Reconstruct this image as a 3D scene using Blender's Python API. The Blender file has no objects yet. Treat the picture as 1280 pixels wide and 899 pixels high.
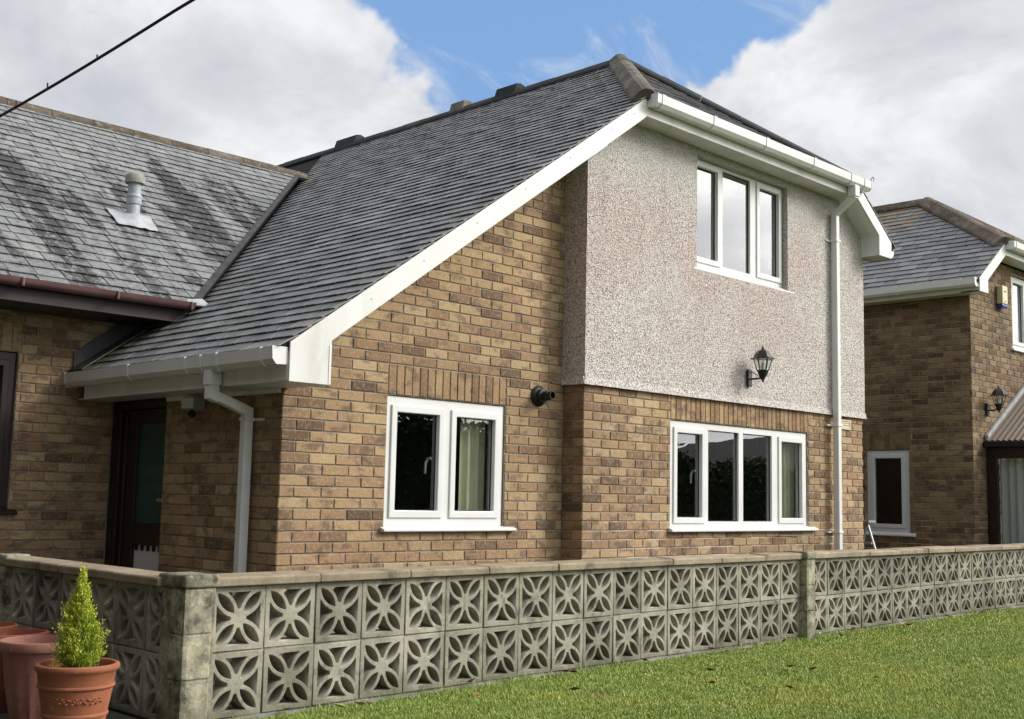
import bpy, bmesh, math, random
import numpy as np
from mathutils import Matrix, Vector
random.seed(7); rng = np.random.default_rng(11)
S = bpy.context.scene
COL = S.collection
LIFT = 1.70            # lawn level at z = 0 (everything below is written with the lawn at z = -1.70)

# ------------------------------------------------------------------ camera
CP = Vector((-4.51375, -6.62559, -0.64443)); YAW, PITCH, ROLL, FPX = 0.78881, 0.1159, 0.02155, 1481.137
_f = Vector((math.sin(YAW)*math.cos(PITCH), math.cos(YAW)*math.cos(PITCH), math.sin(PITCH)))
_r = Vector((math.cos(YAW), -math.sin(YAW), 0)); _u = _r.cross(_f)
_R = _r*math.cos(ROLL)+_u*math.sin(ROLL); _U = _u*math.cos(ROLL)-_r*math.sin(ROLL)
cam_d = bpy.data.cameras.new('camera'); cam = bpy.data.objects.new('camera', cam_d); COL.objects.link(cam)
cam_d.sensor_width = 36; cam_d.sensor_fit = 'HORIZONTAL'; cam_d.lens = FPX/1280*36; cam_d.clip_end = 2000; cam_d.clip_start = .05
cam.matrix_world = Matrix(((_R.x,_U.x,-_f.x,CP.x),(_R.y,_U.y,-_f.y,CP.y),(_R.z,_U.z,-_f.z,CP.z+LIFT),(0,0,0,1)))
S.camera = cam
def project(p):
    d = Vector(p)-CP; z = d.dot(_f)
    if z < .1: return None
    return (640+FPX*d.dot(_R)/z, 449.5-FPX*d.dot(_U)/z, z)
def ray(px, py):
    return (_R*((px-640)/FPX) - _U*((py-449.5)/FPX) + _f)

# ------------------------------------------------------------------ light
SUN_EL, SUN_AZ = math.radians(33), math.radians(46)     # azimuth from -Y towards +X
SUN_STRENGTH, SUN_ANGLE, SKY_STRENGTH = 3.6, 20, 0.10
sd = Vector((math.sin(SUN_AZ)*math.cos(SUN_EL), -math.cos(SUN_AZ)*math.cos(SUN_EL), math.sin(SUN_EL)))
sl = bpy.data.lights.new('sun', 'SUN'); sl.energy = SUN_STRENGTH; sl.angle = math.radians(SUN_ANGLE); sl.color = (1, .955, .88)
so = bpy.data.objects.new('sun', sl); COL.objects.link(so); so.rotation_euler = (-sd).to_track_quat('-Z', 'Y').to_euler(); so.location = (8, -12, 12)
S.view_settings.view_transform = 'Standard'; S.view_settings.look = 'None'; S.view_settings.gamma = 1; S.view_settings.exposure = -0.22
S.cycles.use_denoising = True
S.cycles.max_bounces = 8; S.cycles.transparent_max_bounces = 16
S.cycles.sample_clamp_indirect = 6

class NB:
    def __init__(s, tree): s.t = tree; s.n = tree.nodes; s.l = tree.links
    def new(s, typ, **kw):
        n = s.n.new(typ)
        for k, v in kw.items(): setattr(n, k, v)
        return n
    def put(s, sock, v):
        if hasattr(v, 'is_output') or isinstance(v, bpy.types.NodeSocket): s.l.new(v, sock)
        else: sock.default_value = v
    def math(s, op, a, b=0, c=0, clamp=False):
        n = s.new('ShaderNodeMath', operation=op, use_clamp=clamp); s.put(n.inputs[0], a); s.put(n.inputs[1], b); s.put(n.inputs[2], c); return n.outputs[0]
    def vmath(s, op, a, b=(0,0,0)):
        n = s.new('ShaderNodeVectorMath', operation=op); s.put(n.inputs[0], a); s.put(n.inputs[1], b); return n.outputs['Value'] if op in ('DOT_PRODUCT','LENGTH','DISTANCE') else n.outputs[0]
    def noise(s, vec, scale, detail=3, rough=.55, dist=0):
        n = s.new('ShaderNodeTexNoise'); s.put(n.inputs['Vector'], vec); n.inputs['Scale'].default_value = scale; n.inputs['Detail'].default_value = detail
        n.inputs['Roughness'].default_value = rough; n.inputs['Distortion'].default_value = dist; return n.outputs['Fac']
    def vor(s, vec, scale):
        n = s.new('ShaderNodeTexVoronoi'); s.put(n.inputs['Vector'], vec); n.inputs['Scale'].default_value = scale; return n
    def ramp(s, fac, stops, interp='LINEAR'):
        n = s.new('ShaderNodeValToRGB'); s.put(n.inputs[0], fac); cr = n.color_ramp; cr.interpolation = interp
        while len(cr.elements) < len(stops): cr.elements.new(.5)
        for e, (p, c) in zip(cr.elements, stops):
            e.position = p; e.color = (*c, 1) if not isinstance(c, (int, float)) else (c, c, c, 1)
        return n.outputs[0]
    def step(s, fac, a, b):
        n = s.new('ShaderNodeMapRange', interpolation_type='SMOOTHSTEP'); s.put(n.inputs[0], fac); s.put(n.inputs[1], a); s.put(n.inputs[2], b); return n.outputs[0]
    def mix(s, fac, a, b, mode='MIX'):
        n = s.new('ShaderNodeMix', data_type='RGBA', blend_type=mode); s.put(n.inputs['Factor'], fac)
        for k, v in (('A', a), ('B', b)):
            q = [i for i in n.inputs if i.name == k and i.type == 'RGBA'][0]
            s.put(q, (*v, 1) if isinstance(v, tuple) and len(v) == 3 else v)
        return [o for o in n.outputs if o.type == 'RGBA'][0]
    def scale(s, vec, sc):
        return s.vmath('MULTIPLY', vec, sc)

# ------------------------------------------------------------------ world: Nishita sky with broken cloud
W = bpy.data.worlds.new('World'); S.world = W; W.use_nodes = True
b = NB(W.node_tree); b.n.clear()
sky = b.new('ShaderNodeTexSky', sky_type='NISHITA'); sky.sun_disc = False; sky.sun_elevation = SUN_EL; sky.sun_rotation = math.pi-SUN_AZ
sky.air_density = 1.0; sky.dust_density = .6; sky.ozone_density = 1.6; sky.altitude = 50
tc = b.new('ShaderNodeTexCoord'); dvec = b.vmath('NORMALIZE', tc.outputs['Generated'])
sep = b.new('ShaderNodeSeparateXYZ'); b.put(sep.inputs[0], dvec)
zz = b.math('ADD', b.math('MAXIMUM', sep.outputs[2], 0.0), .42)
flat = b.vmath('DIVIDE', dvec, None) if False else None
cmb = b.new('ShaderNodeCombineXYZ'); b.put(cmb.inputs[0], b.math('DIVIDE', sep.outputs[0], zz)); b.put(cmb.inputs[1], b.math('DIVIDE', sep.outputs[1], zz)); cmb.inputs[2].default_value = 3.1
n1 = b.noise(cmb.outputs[0], 1.7, 9, .56, .5)
wn = b.new('ShaderNodeTexNoise'); b.put(wn.inputs['Vector'], dvec); wn.inputs['Scale'].default_value = 5.5; wn.inputs['Detail'].default_value = 5
dwarp = b.vmath('NORMALIZE', b.vmath('ADD', dvec, b.vmath('MULTIPLY', b.vmath('SUBTRACT', wn.outputs['Color'], (.5,.5,.5)), (.20,.20,.20))))
def patch(px, py, r0, r1):
    d = ray(px, py).normalized(); c = b.vmath('DOT_PRODUCT', dwarp, tuple(d))
    return b.step(c, math.cos(math.radians(r1)), math.cos(math.radians(r0)))
gap = b.math('MAXIMUM', patch(705, 30, 1.5, 8.2), patch(900, -25, .5, 6.5))
gap = b.math('MAXIMUM', gap, b.math('MULTIPLY', patch(600, -80, 2, 10), .9))
dens = b.math('SUBTRACT', b.math('ADD', n1, .21), b.math('MULTIPLY', gap, .355))
cover = b.step(b.math('ADD', dens, b.math('MULTIPLY', b.math('SUBTRACT', b.noise(cmb.outputs[0], 9, 6, .6, .4), .5), .22)), .465, .55)
wisp = b.math('MULTIPLY', b.step(b.noise(b.vmath('MULTIPLY', cmb.outputs[0], (1.0, 2.2, 1)), 4.2, 7, .62, .6), .50, .72), .55); cover = b.math('MAXIMUM', cover, wisp)
n2 = b.noise(b.vmath('ADD', cmb.outputs[0], (4.2, 1.3, 0)), 3.4, 8, .58, .4)
ccol = b.ramp(n2, [(.34, (.68, .71, .77)), (.49, (.84, .862, .90)), (.60, (1.06, 1.07, 1.09))])
sunc = b.vmath('DOT_PRODUCT', dvec, tuple(sd)); aure = b.math('POWER', b.math('MAXIMUM', sunc, 0.0), 7.0)
ccol = b.mix(1.0, ccol, b.mix(aure, (1, 1, 1), (6.0, 5.7, 5.3)), 'MULTIPLY')
skyc = b.mix(.65, b.mix(1.0, sky.outputs[0], (SKY_STRENGTH,)*3, 'MULTIPLY'), (.34, .62, 1.12))
bg = b.new('ShaderNodeBackground'); b.put(bg.inputs[0], b.mix(cover, skyc, ccol)); bg.inputs[1].default_value = 1.0
wo = b.new('ShaderNodeOutputWorld'); b.l.new(bg.outputs[0], wo.inputs[0])

# ------------------------------------------------------------------ materials
MATS = {}
def mat(name, rough=.6, spec=.5, metal=0):
    m = bpy.data.materials.new(name); m.use_nodes = True; nb = NB(m.node_tree)
    p = m.node_tree.nodes['Principled BSDF']; p.inputs['Roughness'].default_value = rough; p.inputs['Specular IOR Level'].default_value = spec; p.inputs['Metallic'].default_value = metal
    geo = nb.new('ShaderNodeNewGeometry'); nb.pos = geo.outputs['Position']; nb.nrm = geo.outputs['Normal']; nb.p = p; MATS[name] = m
    nb.col = lambda c: nb.put(p.inputs['Base Color'], (*c, 1) if isinstance(c, tuple) else c)
    def bump(h, strength, dist):
        n = nb.new('ShaderNodeBump'); n.inputs['Strength'].default_value = strength; n.inputs['Distance'].default_value = dist; nb.put(n.inputs['Height'], h); nb.l.new(n.outputs[0], p.inputs['Normal'])
    nb.bump = bump
    def attr(a):
        n = nb.new('ShaderNodeAttribute'); n.attribute_name = a; return n.outputs['Fac']
    nb.attr = attr
    def sepz():
        n = nb.new('ShaderNodeSeparateXYZ'); nb.put(n.inputs[0], nb.pos); return n.outputs
    nb.sep = sepz
    return nb

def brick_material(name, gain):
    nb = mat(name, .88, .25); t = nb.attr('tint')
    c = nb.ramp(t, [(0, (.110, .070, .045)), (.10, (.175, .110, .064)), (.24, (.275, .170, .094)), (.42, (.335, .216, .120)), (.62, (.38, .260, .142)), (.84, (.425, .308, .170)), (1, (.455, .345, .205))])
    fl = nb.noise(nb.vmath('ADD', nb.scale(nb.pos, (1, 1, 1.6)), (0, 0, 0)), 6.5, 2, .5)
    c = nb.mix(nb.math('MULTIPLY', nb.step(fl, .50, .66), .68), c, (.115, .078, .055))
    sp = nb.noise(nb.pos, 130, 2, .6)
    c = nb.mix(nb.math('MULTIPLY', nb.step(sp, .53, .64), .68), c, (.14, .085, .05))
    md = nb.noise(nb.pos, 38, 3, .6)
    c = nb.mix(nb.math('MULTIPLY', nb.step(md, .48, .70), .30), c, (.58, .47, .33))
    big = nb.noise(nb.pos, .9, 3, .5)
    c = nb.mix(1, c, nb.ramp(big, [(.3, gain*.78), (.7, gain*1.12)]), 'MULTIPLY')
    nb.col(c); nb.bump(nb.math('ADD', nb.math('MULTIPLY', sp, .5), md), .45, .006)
brick_material('brick', 1.0); brick_material('brick_darkened', .62)  # second brick is a darker copy, with side-wall shade in its tone
nb = mat('mortar', .95, .1); ef_ = nb.math('MULTIPLY', nb.math('MULTIPLY', nb.step(nb.sep()[2], 1.05, .70), nb.step(nb.sep()[0], 2.4, 3.2)), nb.step(nb.noise(nb.pos, 3.5, 4), .42, .60)); nb.col(nb.mix(nb.math('MULTIPLY', ef_, .8), (.58, .55, .50), (.58, .55, .50)) if False else nb.mix(nb.math('MULTIPLY', ef_, .85), nb.ramp(nb.noise(nb.pos, 9, 5), [(.3, (.19, .165, .13)), (.6, (.30, .265, .21)), (.8, (.44, .41, .36))]), (.60, .57, .52))); nb.bump(nb.noise(nb.pos, 90, 3), .5, .006)

nb = mat('pebbledash', .95, .15)
v = nb.vor(nb.pos, 105); w = nb.vor(nb.vmath('ADD', nb.pos, (3.3, 1.7, 9.1)), 165)
rs = nb.new('ShaderNodeSeparateColor'); nb.put(rs.inputs[0], v.outputs['Color'])
base = nb.ramp(rs.outputs[0], [(0, (.21, .16, .145)), (.10, (.36, .285, .26)), (.24, (.54, .485, .455)), (.50, (.65, .615, .585)), (.82, (.75, .73, .70)), (1, (.86, .85, .83))])
z = nb.sep()[2]; big = nb.noise(nb.pos, .8, 4, .6)
pink = nb.math('MULTIPLY', nb.step(big, .38, .60), nb.math('MULTIPLY', nb.step(z, 1.9, 2.9), nb.step(z, 4.15, 3.5)))
base = nb.mix(nb.math('MULTIPLY', pink, .55), base, nb.mix(1, base, (.88, .74, .71), 'MULTIPLY'))
base = nb.mix(nb.math('MULTIPLY', nb.step(nb.math('ADD', z, nb.math('MULTIPLY', big, .6)), 3.9, 4.5), .5), base, (.53, .54, .51))
sw = nb.new('ShaderNodeSeparateColor'); nb.put(sw.inputs[0], w.outputs['Color'])
base = nb.mix(nb.math('MULTIPLY', nb.step(sw.outputs[1], .87, .94), .55), base, (.13, .095, .085))
st = nb.noise(nb.scale(nb.pos, (5, 5, .35)), 1.3, 4, .6); base = nb.mix(nb.math('MULTIPLY', nb.step(st, .52, .75), .2), base, (.36, .34, .31))
nb.col(base); nb.bump(nb.math('ADD', v.outputs['Distance'], nb.math('MULTIPLY', w.outputs['Distance'], .6)), .9, .012)

nb = mat('upvc', .32, .5); d_ = nb.noise(nb.pos, 2.2, 4, .6); nb.col(nb.ramp(d_, [(.3, (.62, .63, .615)), (.7, (.70, .71, .70))]))
nb = mat('upvc_board', .38, .45); d_ = nb.noise(nb.scale(nb.pos, (2, 2, .5)), 2.4, 5, .65); nb.col(nb.ramp(d_, [(.28, (.50, .505, .455)), (.42, (.61, .615, .59)), (.6, (.665, .67, .655)), (.8, (.69, .69, .68))]))
nb = mat('upvc_grey', .35, .5); nb.col((.56, .58, .61))
nb = mat('brown_gutter', .28, .5); nb.col(nb.ramp(nb.noise(nb.pos, 5, 4), [(.3, (.115, .062, .06)), (.7, (.175, .10, .095))]))
nb = mat('brown_board', .5, .3); nb.col(nb.ramp(nb.noise(nb.scale(nb.pos, (.4, 6, 6)), 4, 4), [(.3, (.026, .02, .019)), (.7, (.055, .043, .04))]))
nb = mat('dark_wood', .38, .4); nb.col(nb.ramp(nb.noise(nb.scale(nb.pos, (8, 8, .8)), 5, 4), [(.3, (.012, .008, .008)), (.7, (.032, .015, .014))]))
nb = mat('black_plastic', .5, .3); nb.col((.012, .012, .014))
nb = mat('black_iron', .3, .5); nb.col((.014, .014, .016))
nb = mat('cream_plastic', .4, .5); nb.col((.62, .57, .38))
nb = mat('blue_plastic', .15, .5); nb.col((.03, .05, .30))
nb = mat('cream_vent', .6, .3); nb.col(nb.ramp(nb.noise(nb.pos, 40, 3), [(.3, (.50, .42, .29)), (.7, (.66, .58, .42))]))
nb = mat('aluminium', .5, .5, .6); nb.col((.32, .33, .34))
nb = mat('grey_plastic', .42, .4); nb.col(nb.ramp(nb.noise(nb.pos, 12, 4), [(.3, (.30, .33, .36)), (.7, (.44, .47, .50))]))
nb = mat('weathered_cap', .8, .2); nb.col(nb.ramp(nb.noise(nb.pos, 25, 4), [(.3, (.22, .22, .19)), (.7, (.34, .34, .30))]))
nb = mat('lead', .55, .4); nb.col(nb.ramp(nb.noise(nb.pos, 6, 5, .6), [(.3, (.05, .053, .056)), (.7, (.10, .104, .108))])); nb.bump(nb.noise(nb.pos, 5, 3), .4, .01)
nb = mat('bright_lead', .5, .4); nb.col(nb.ramp(nb.noise(nb.pos, 8, 5, .6), [(.3, (.27, .285, .30)), (.7, (.44, .455, .47))])); nb.bump(nb.noise(nb.pos, 6, 3), .5, .012)
nb = mat('hook_steel', .5, .4); nb.col((.62, .62, .60))
nb = mat('dark_lead', .7, .25); nb.col(nb.ramp(nb.noise(nb.pos, 9, 5, .6), [(.3, (.028, .030, .032)), (.7, (.065, .067, .07))]))
nb = mat('felt', .9, .1); nb.col((.02, .02, .022))
nb = mat('curtain', .9, .1); nb.col(nb.ramp(nb.noise(nb.scale(nb.pos, (30, 30, .4)), 1, 3), [(.3, (.66, .63, .46)), (.7, (.82, .80, .64))]))
nb = mat('net_curtain', .9, .1); nb.col((.62, .63, .62))
nb = mat('teal_glass', .12, .5); nb.col((.022, .070, .060)); nb.bump(nb.noise(nb.pos, 60, 3), .25, .004)
nb = mat('interior', .9, .1); nb.col((.035, .033, .030))
nb = mat('brass', .3, .5, 1); nb.col((.75, .55, .22))

nb = mat('slate', .52, .4); t = nb.attr('tint')
c = nb.ramp(t, [(0, (.115, .12, .126)), (.5, (.185, .190, .195)), (.9, (.245, .249, .253)), (1, (.30, .302, .304))])
gr = nb.noise(nb.scale(nb.pos, (2.4, 9, 2.4)), 5, 5, .65); c = nb.mix(nb.math('MULTIPLY', nb.step(gr, .52, .74), .5), c, (.32, .325, .33))
c = nb.mix(1, c, nb.ramp(nb.noise(nb.scale(nb.pos, (.7, 1.3, .7)), 1.4, 5, .62), [(.32, .74), (.68, 1.22)]), 'MULTIPLY')
xs = nb.sep(); moss = nb.math('MULTIPLY', nb.math('MULTIPLY', nb.step(nb.math('ADD', xs[1], nb.math('MULTIPLY', nb.noise(nb.pos, 6, 4), 1.1)), 2.28, 2.75), nb.step(xs[0], 1.2, .3)), nb.step(xs[1], 2.6, 2.5))
c = nb.mix(nb.math('MULTIPLY', moss, .75), c, (.085, .085, .018))
nb.col(c); nb.bump(nb.noise(nb.scale(nb.pos, (3, 14, 3)), 9, 5, .6), .35, .008)

nb = mat('old_slate', .55, .4); t = nb.attr('tint')
c = nb.ramp(t, [(0, (.14, .148, .152)), (.35, (.19, .20, .204)), (.7, (.225, .235, .236)), (1, (.27, .277, .272))])
sx = nb.scale(nb.pos, (1.75, .24, .24)); s1 = nb.noise(nb.vmath('ADD', sx, (6.35, 0, 0)), 1.35, 5, .62, .15); s2 = nb.noise(nb.pos, 15, 6, .75)
zz_ = nb.sep()[2]
dk = nb.step(nb.math('SUBTRACT', nb.math('ADD', nb.math('ADD', s1, nb.math('MULTIPLY', s2, .38)), nb.math('MULTIPLY', t, .14)), nb.math('MULTIPLY', nb.step(zz_, 3.6, 4.9), .13)), .74, .83)
c = nb.mix(nb.math('MULTIPLY', dk, .93), c, (.022, .021, .022))
mo = nb.noise(nb.vmath('ADD', nb.scale(nb.pos, (1.3, .8, .8)), (3, 1, 8)), 8.5, 6, .74); c = nb.mix(nb.math('MULTIPLY', nb.step(mo, .51, .60), .58), c, (.060, .056, .057))
li = nb.noise(nb.pos, 23, 5, .7); c = nb.mix(nb.math('MULTIPLY', nb.step(li, .575, .66), .60), c, (.41, .405, .365))
ye = nb.noise(nb.pos, 2.1, 3); c = nb.mix(nb.math('MULTIPLY', nb.step(ye, .70, .78), .4), c, (.26, .24, .10))
nb.col(c); nb.bump(nb.noise(nb.pos, 30, 5, .65), .35, .006)

nb = mat('grey_slate', .5, .4); t = nb.attr('tint')
c = nb.ramp(t, [(0, (.10, .106, .112)), (.5, (.165, .172, .18)), (1, (.26, .265, .27))])
gr = nb.noise(nb.pos, 9, 5, .65); c = nb.mix(nb.math('MULTIPLY', nb.step(gr, .5, .72), .4), c, (.25, .255, .25))
ye = nb.noise(nb.pos, 1.6, 4, .6); zc = nb.sep()[2]; c = nb.mix(nb.math('MULTIPLY', nb.math('MULTIPLY', nb.step(ye, .50, .64), nb.step(zc, 4.9, 5.5)), .8), c, (.27, .185, .06))
nb.col(c); nb.bump(nb.noise(nb.pos, 22, 5, .6), .35, .006)

def concrete(name, stops, stain, rough=.92, yellow=0, sc=3.5, lo=.80):
    nb = mat(name, rough, .2); n = nb.noise(nb.pos, sc, 6, .68); c = nb.ramp(n, stops)
    f = nb.noise(nb.pos, 70, 3, .6); c = nb.mix(nb.math('MULTIPLY', nb.step(f, .5, .7), .28), c, tuple(x*.45 for x in stops[0][1]))
    g = nb.noise(nb.vmath('ADD', nb.scale(nb.pos, (1, 1, .7)), (7, 2, 4)), 6, 6, .7); c = nb.mix(nb.math('MULTIPLY', nb.step(g, .54, .68), stain), c, (.045, .045, .036))
    if yellow:
        y = nb.noise(nb.vmath('ADD', nb.pos, (2, 9, 4)), 14, 5, .7); c = nb.mix(nb.math('MULTIPLY', nb.step(y, .56, .66), yellow), c, (.50, .46, .33))
    c = nb.mix(nb.math('MULTIPLY', nb.step(nb.math('ADD', nb.sep()[2], nb.math('MULTIPLY', nb.noise(nb.pos, 7, 5, .7), .28)), .30, .12), .6), c, (.075, .08, .045))
    oi = nb.new('ShaderNodeObjectInfo'); c = nb.mix(1, c, nb.ramp(oi.outputs['Random'], [(0, lo), (1, 1.10)]), 'MULTIPLY')
    nb.col(c); nb.bump(nb.math('ADD', nb.noise(nb.pos, 45, 4, .65), nb.math('MULTIPLY', f, .4)), .5, .006)
concrete('screen_block', [(.3, (.20, .19, .145)), (.55, (.325, .31, .25)), (.75, (.42, .40, .335))], .62, .93, .3, 5, .70)
concrete('pier_concrete', [(.36, (.085, .085, .062)), (.5, (.25, .24, .175)), (.64, (.43, .40, .29))], .9, .93, .6, 9, .72)
concrete('coping', [(.3, (.21, .172, .122)), (.5, (.305, .252, .178)), (.75, (.40, .34, .25))], .55, .92, .15, 5)
concrete('ridge_concrete', [(.3, (.075, .072, .060)), (.55, (.14, .13, .11)), (.75, (.22, .205, .175))], .75, .9, .25)
concrete('ridge_brown', [(.3, (.075, .052, .038)), (.55, (.135, .11, .088)), (.75, (.21, .19, .16))], .75, .9, .3)
concrete('ridge_dark', [(.3, (.03, .032, .036)), (.55, (.045, .047, .052)), (.75, (.08, .08, .085))], .4)
concrete('footing', [(.3, (.28, .27, .24)), (.55, (.42, .41, .37)), (.75, (.52, .51, .47))], .55, .95)
concrete('path_concrete', [(.3, (.10, .097, .08)), (.55, (.16, .155, .13)), (.75, (.22, .21, .18))], .6, .95)
nb = mat('paving', .9, .2); nb.col(nb.ramp(nb.noise(nb.pos, 2, 5), [(.3, (.045, .042, .036)), (.7, (.085, .08, .07))]))

nb = mat('ground_grass', .95, .1); g1 = nb.noise(nb.pos, 1.1, 5, .6); g2 = nb.noise(nb.pos, 30, 4, .7)
nb.col(nb.mix(nb.step(g2, .45, .65), nb.ramp(g1, [(.3, (.075, .115, .02)), (.7, (.12, .15, .034))]), (.05, .045, .018))); nb.bump(g2, .6, .02)
nb = mat('grass', .62, .35); t = nb.attr('tint'); g1 = nb.noise(nb.pos, .85, 5, .6); g3 = nb.noise(nb.pos, 4.5, 4, .6)
c = nb.ramp(t, [(0, (.11, .175, .032)), (.4, (.245, .355, .062)), (.75, (.37, .45, .10)), (1, (.58, .56, .27))])
c = nb.mix(nb.math('MULTIPLY', nb.step(g1, .46, .64), .75), c, nb.mix(1, c, (1.35, 1.12, 1.15), 'MULTIPLY')); g5 = nb.noise(nb.vmath('ADD', nb.pos, (5, 3, 0)), 2.3, 5, .65); c = nb.mix(nb.math('MULTIPLY', nb.step(g5, .58, .70), .55), c, (.33, .29, .11))
c = nb.mix(nb.math('MULTIPLY', nb.step(g3, .5, .7), .45), c, nb.mix(1, c, (.62, .72, .6), 'MULTIPLY'))
nb.col(c); nb.p.inputs['Transmission Weight'].default_value = 0
nb = mat('dry_leaf', .8, .2); t = nb.attr('tint'); nb.col(nb.ramp(t, [(0, (.10, .045, .02)), (.6, (.22, .11, .05)), (1, (.45, .42, .22))]))
nb = mat('conifer', .6, .3); t = nb.attr('tint'); nb.col(nb.ramp(t, [(0, (.07, .13, .012)), (.35, (.26, .35, .03)), (.7, (.50, .54, .065)), (1, (.68, .68, .18))]))
nb = mat('bark', .95, .1); nb.col(nb.ramp(nb.noise(nb.scale(nb.pos, (6, 6, 1)), 6, 4), [(.3, (.035, .025, .016)), (.7, (.09, .065, .045))]))
nb = mat('hedge_leaf', .6, .3); t = nb.attr('tint'); nb.col(nb.ramp(t, [(0, (.010, .022, .006)), (.6, (.030, .055, .012)), (1, (.085, .10, .02))]))
nb = mat('soil', .95, .1); nb.col(nb.ramp(nb.noise(nb.pos, 40, 4), [(.3, (.02, .014, .01)), (.7, (.06, .042, .03))])); nb.bump(nb.noise(nb.pos, 60, 3), .8, .02)
def terracotta(name, a, c2):
    nb = mat(name, .75, .3); n = nb.noise(nb.pos, 7, 5, .6); c = nb.ramp(n, [(.3, a), (.7, c2)])
    f = nb.noise(nb.scale(nb.pos, (1, 1, .4)), 16, 5, .65); c = nb.mix(nb.math('MULTIPLY', nb.step(f, .56, .72), .35), c, (.16, .09, .065)); 
    f2 = nb.noise(nb.pos, 28, 4, .65); c = nb.mix(nb.math('MULTIPLY', nb.step(f2, .6, .72), .25), c, (.60, .44, .36)); nb.col(c); nb.bump(f2, .3, .004)
terracotta('terracotta', (.235, .078, .038), (.32, .115, .058)); terracotta('terracotta_pale', (.24, .10, .075), (.33, .155, .12)); terracotta('terracotta_red', (.21, .065, .04), (.28, .095, .06))
nb = mat('polycarbonate', .35, .4); nb.col((.17, .13, .10))
nb = mat('cable', .6, .3); nb.col((.035, .025, .03))
nb = mat('pole_wood', .9, .2); nb.col((.10, .075, .05))
def glass(name, tint, ior=1.55, gain=1.0):
    m = bpy.data.materials.new(name); m.use_nodes = True; nb = NB(m.node_tree); nb.n.clear(); MATS[name] = m
    tr = nb.new('ShaderNodeBsdfTransparent'); tr.inputs[0].default_value = (*tint, 1)
    gl = nb.new('ShaderNodeBsdfGlossy'); gl.inputs['Roughness'].default_value = .0; gl.inputs[0].default_value = (.96, .98, 1, 1)
    geo = nb.new('ShaderNodeNewGeometry'); wav = nb.noise(geo.outputs['Position'], 1.6, 2, .5)
    bp = nb.new('ShaderNodeBump'); bp.inputs['Strength'].default_value = .06; bp.inputs['Distance'].default_value = .02; nb.put(bp.inputs['Height'], wav); nb.l.new(bp.outputs[0], gl.inputs['Normal'])
    fr = nb.new('ShaderNodeFresnel'); fr.inputs[0].default_value = ior
    mx = nb.new('ShaderNodeMixShader'); nb.put(mx.inputs[0], nb.math('MULTIPLY', nb.math('MULTIPLY', fr.outputs[0], gain, clamp=True), nb.math('SUBTRACT', 1.0, geo.outputs['Backfacing']))); nb.l.new(tr.outputs[0], mx.inputs[1]); nb.l.new(gl.outputs[0], mx.inputs[2])
    o = nb.new('ShaderNodeOutputMaterial'); nb.l.new(mx.outputs[0], o.inputs[0])
glass('glass', (.90, .93, .91), 1.5, 3.7); glass('glass_plain', (.85, .88, .87), 1.5, 1.3); glass('glass_dark', (.30, .36, .35), 1.5); glass('glass_clear', (.9, .92, .9), 1.45)

# ------------------------------------------------------------------ object helpers
WORLD = {}
def thing(name, label, cat, base=(0,0,0), group=None):
    o = bpy.data.objects.new(name, None); COL.objects.link(o); o.location = base; o.empty_display_size = .1
    WORLD[o] = Matrix.Translation(base); return tag(o, label, cat, group)
def tag(o, label, cat=None, group=None, kind=None):
    if label: o['label'] = label
    if cat: o['category'] = cat
    if group: o['group'] = group
    if kind: o['kind'] = kind
    return o
def link(name, me, parent=None, M=None):
    o = bpy.data.objects.new(name, me); COL.objects.link(o); M = M or Matrix()
    WORLD[o] = M
    if parent is not None: o.parent = parent; o.matrix_local = WORLD[parent].inverted() @ M
    else: o.matrix_local = M
    return o
def frame(O, U, V, N): # local (u, v, n) -> world
    U, V, N, O = Vector(U), Vector(V), Vector(N), Vector(O)
    return Matrix(((U.x,V.x,N.x,O.x),(U.y,V.y,N.y,O.y),(U.z,V.z,N.z,O.z),(0,0,0,1)))
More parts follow.
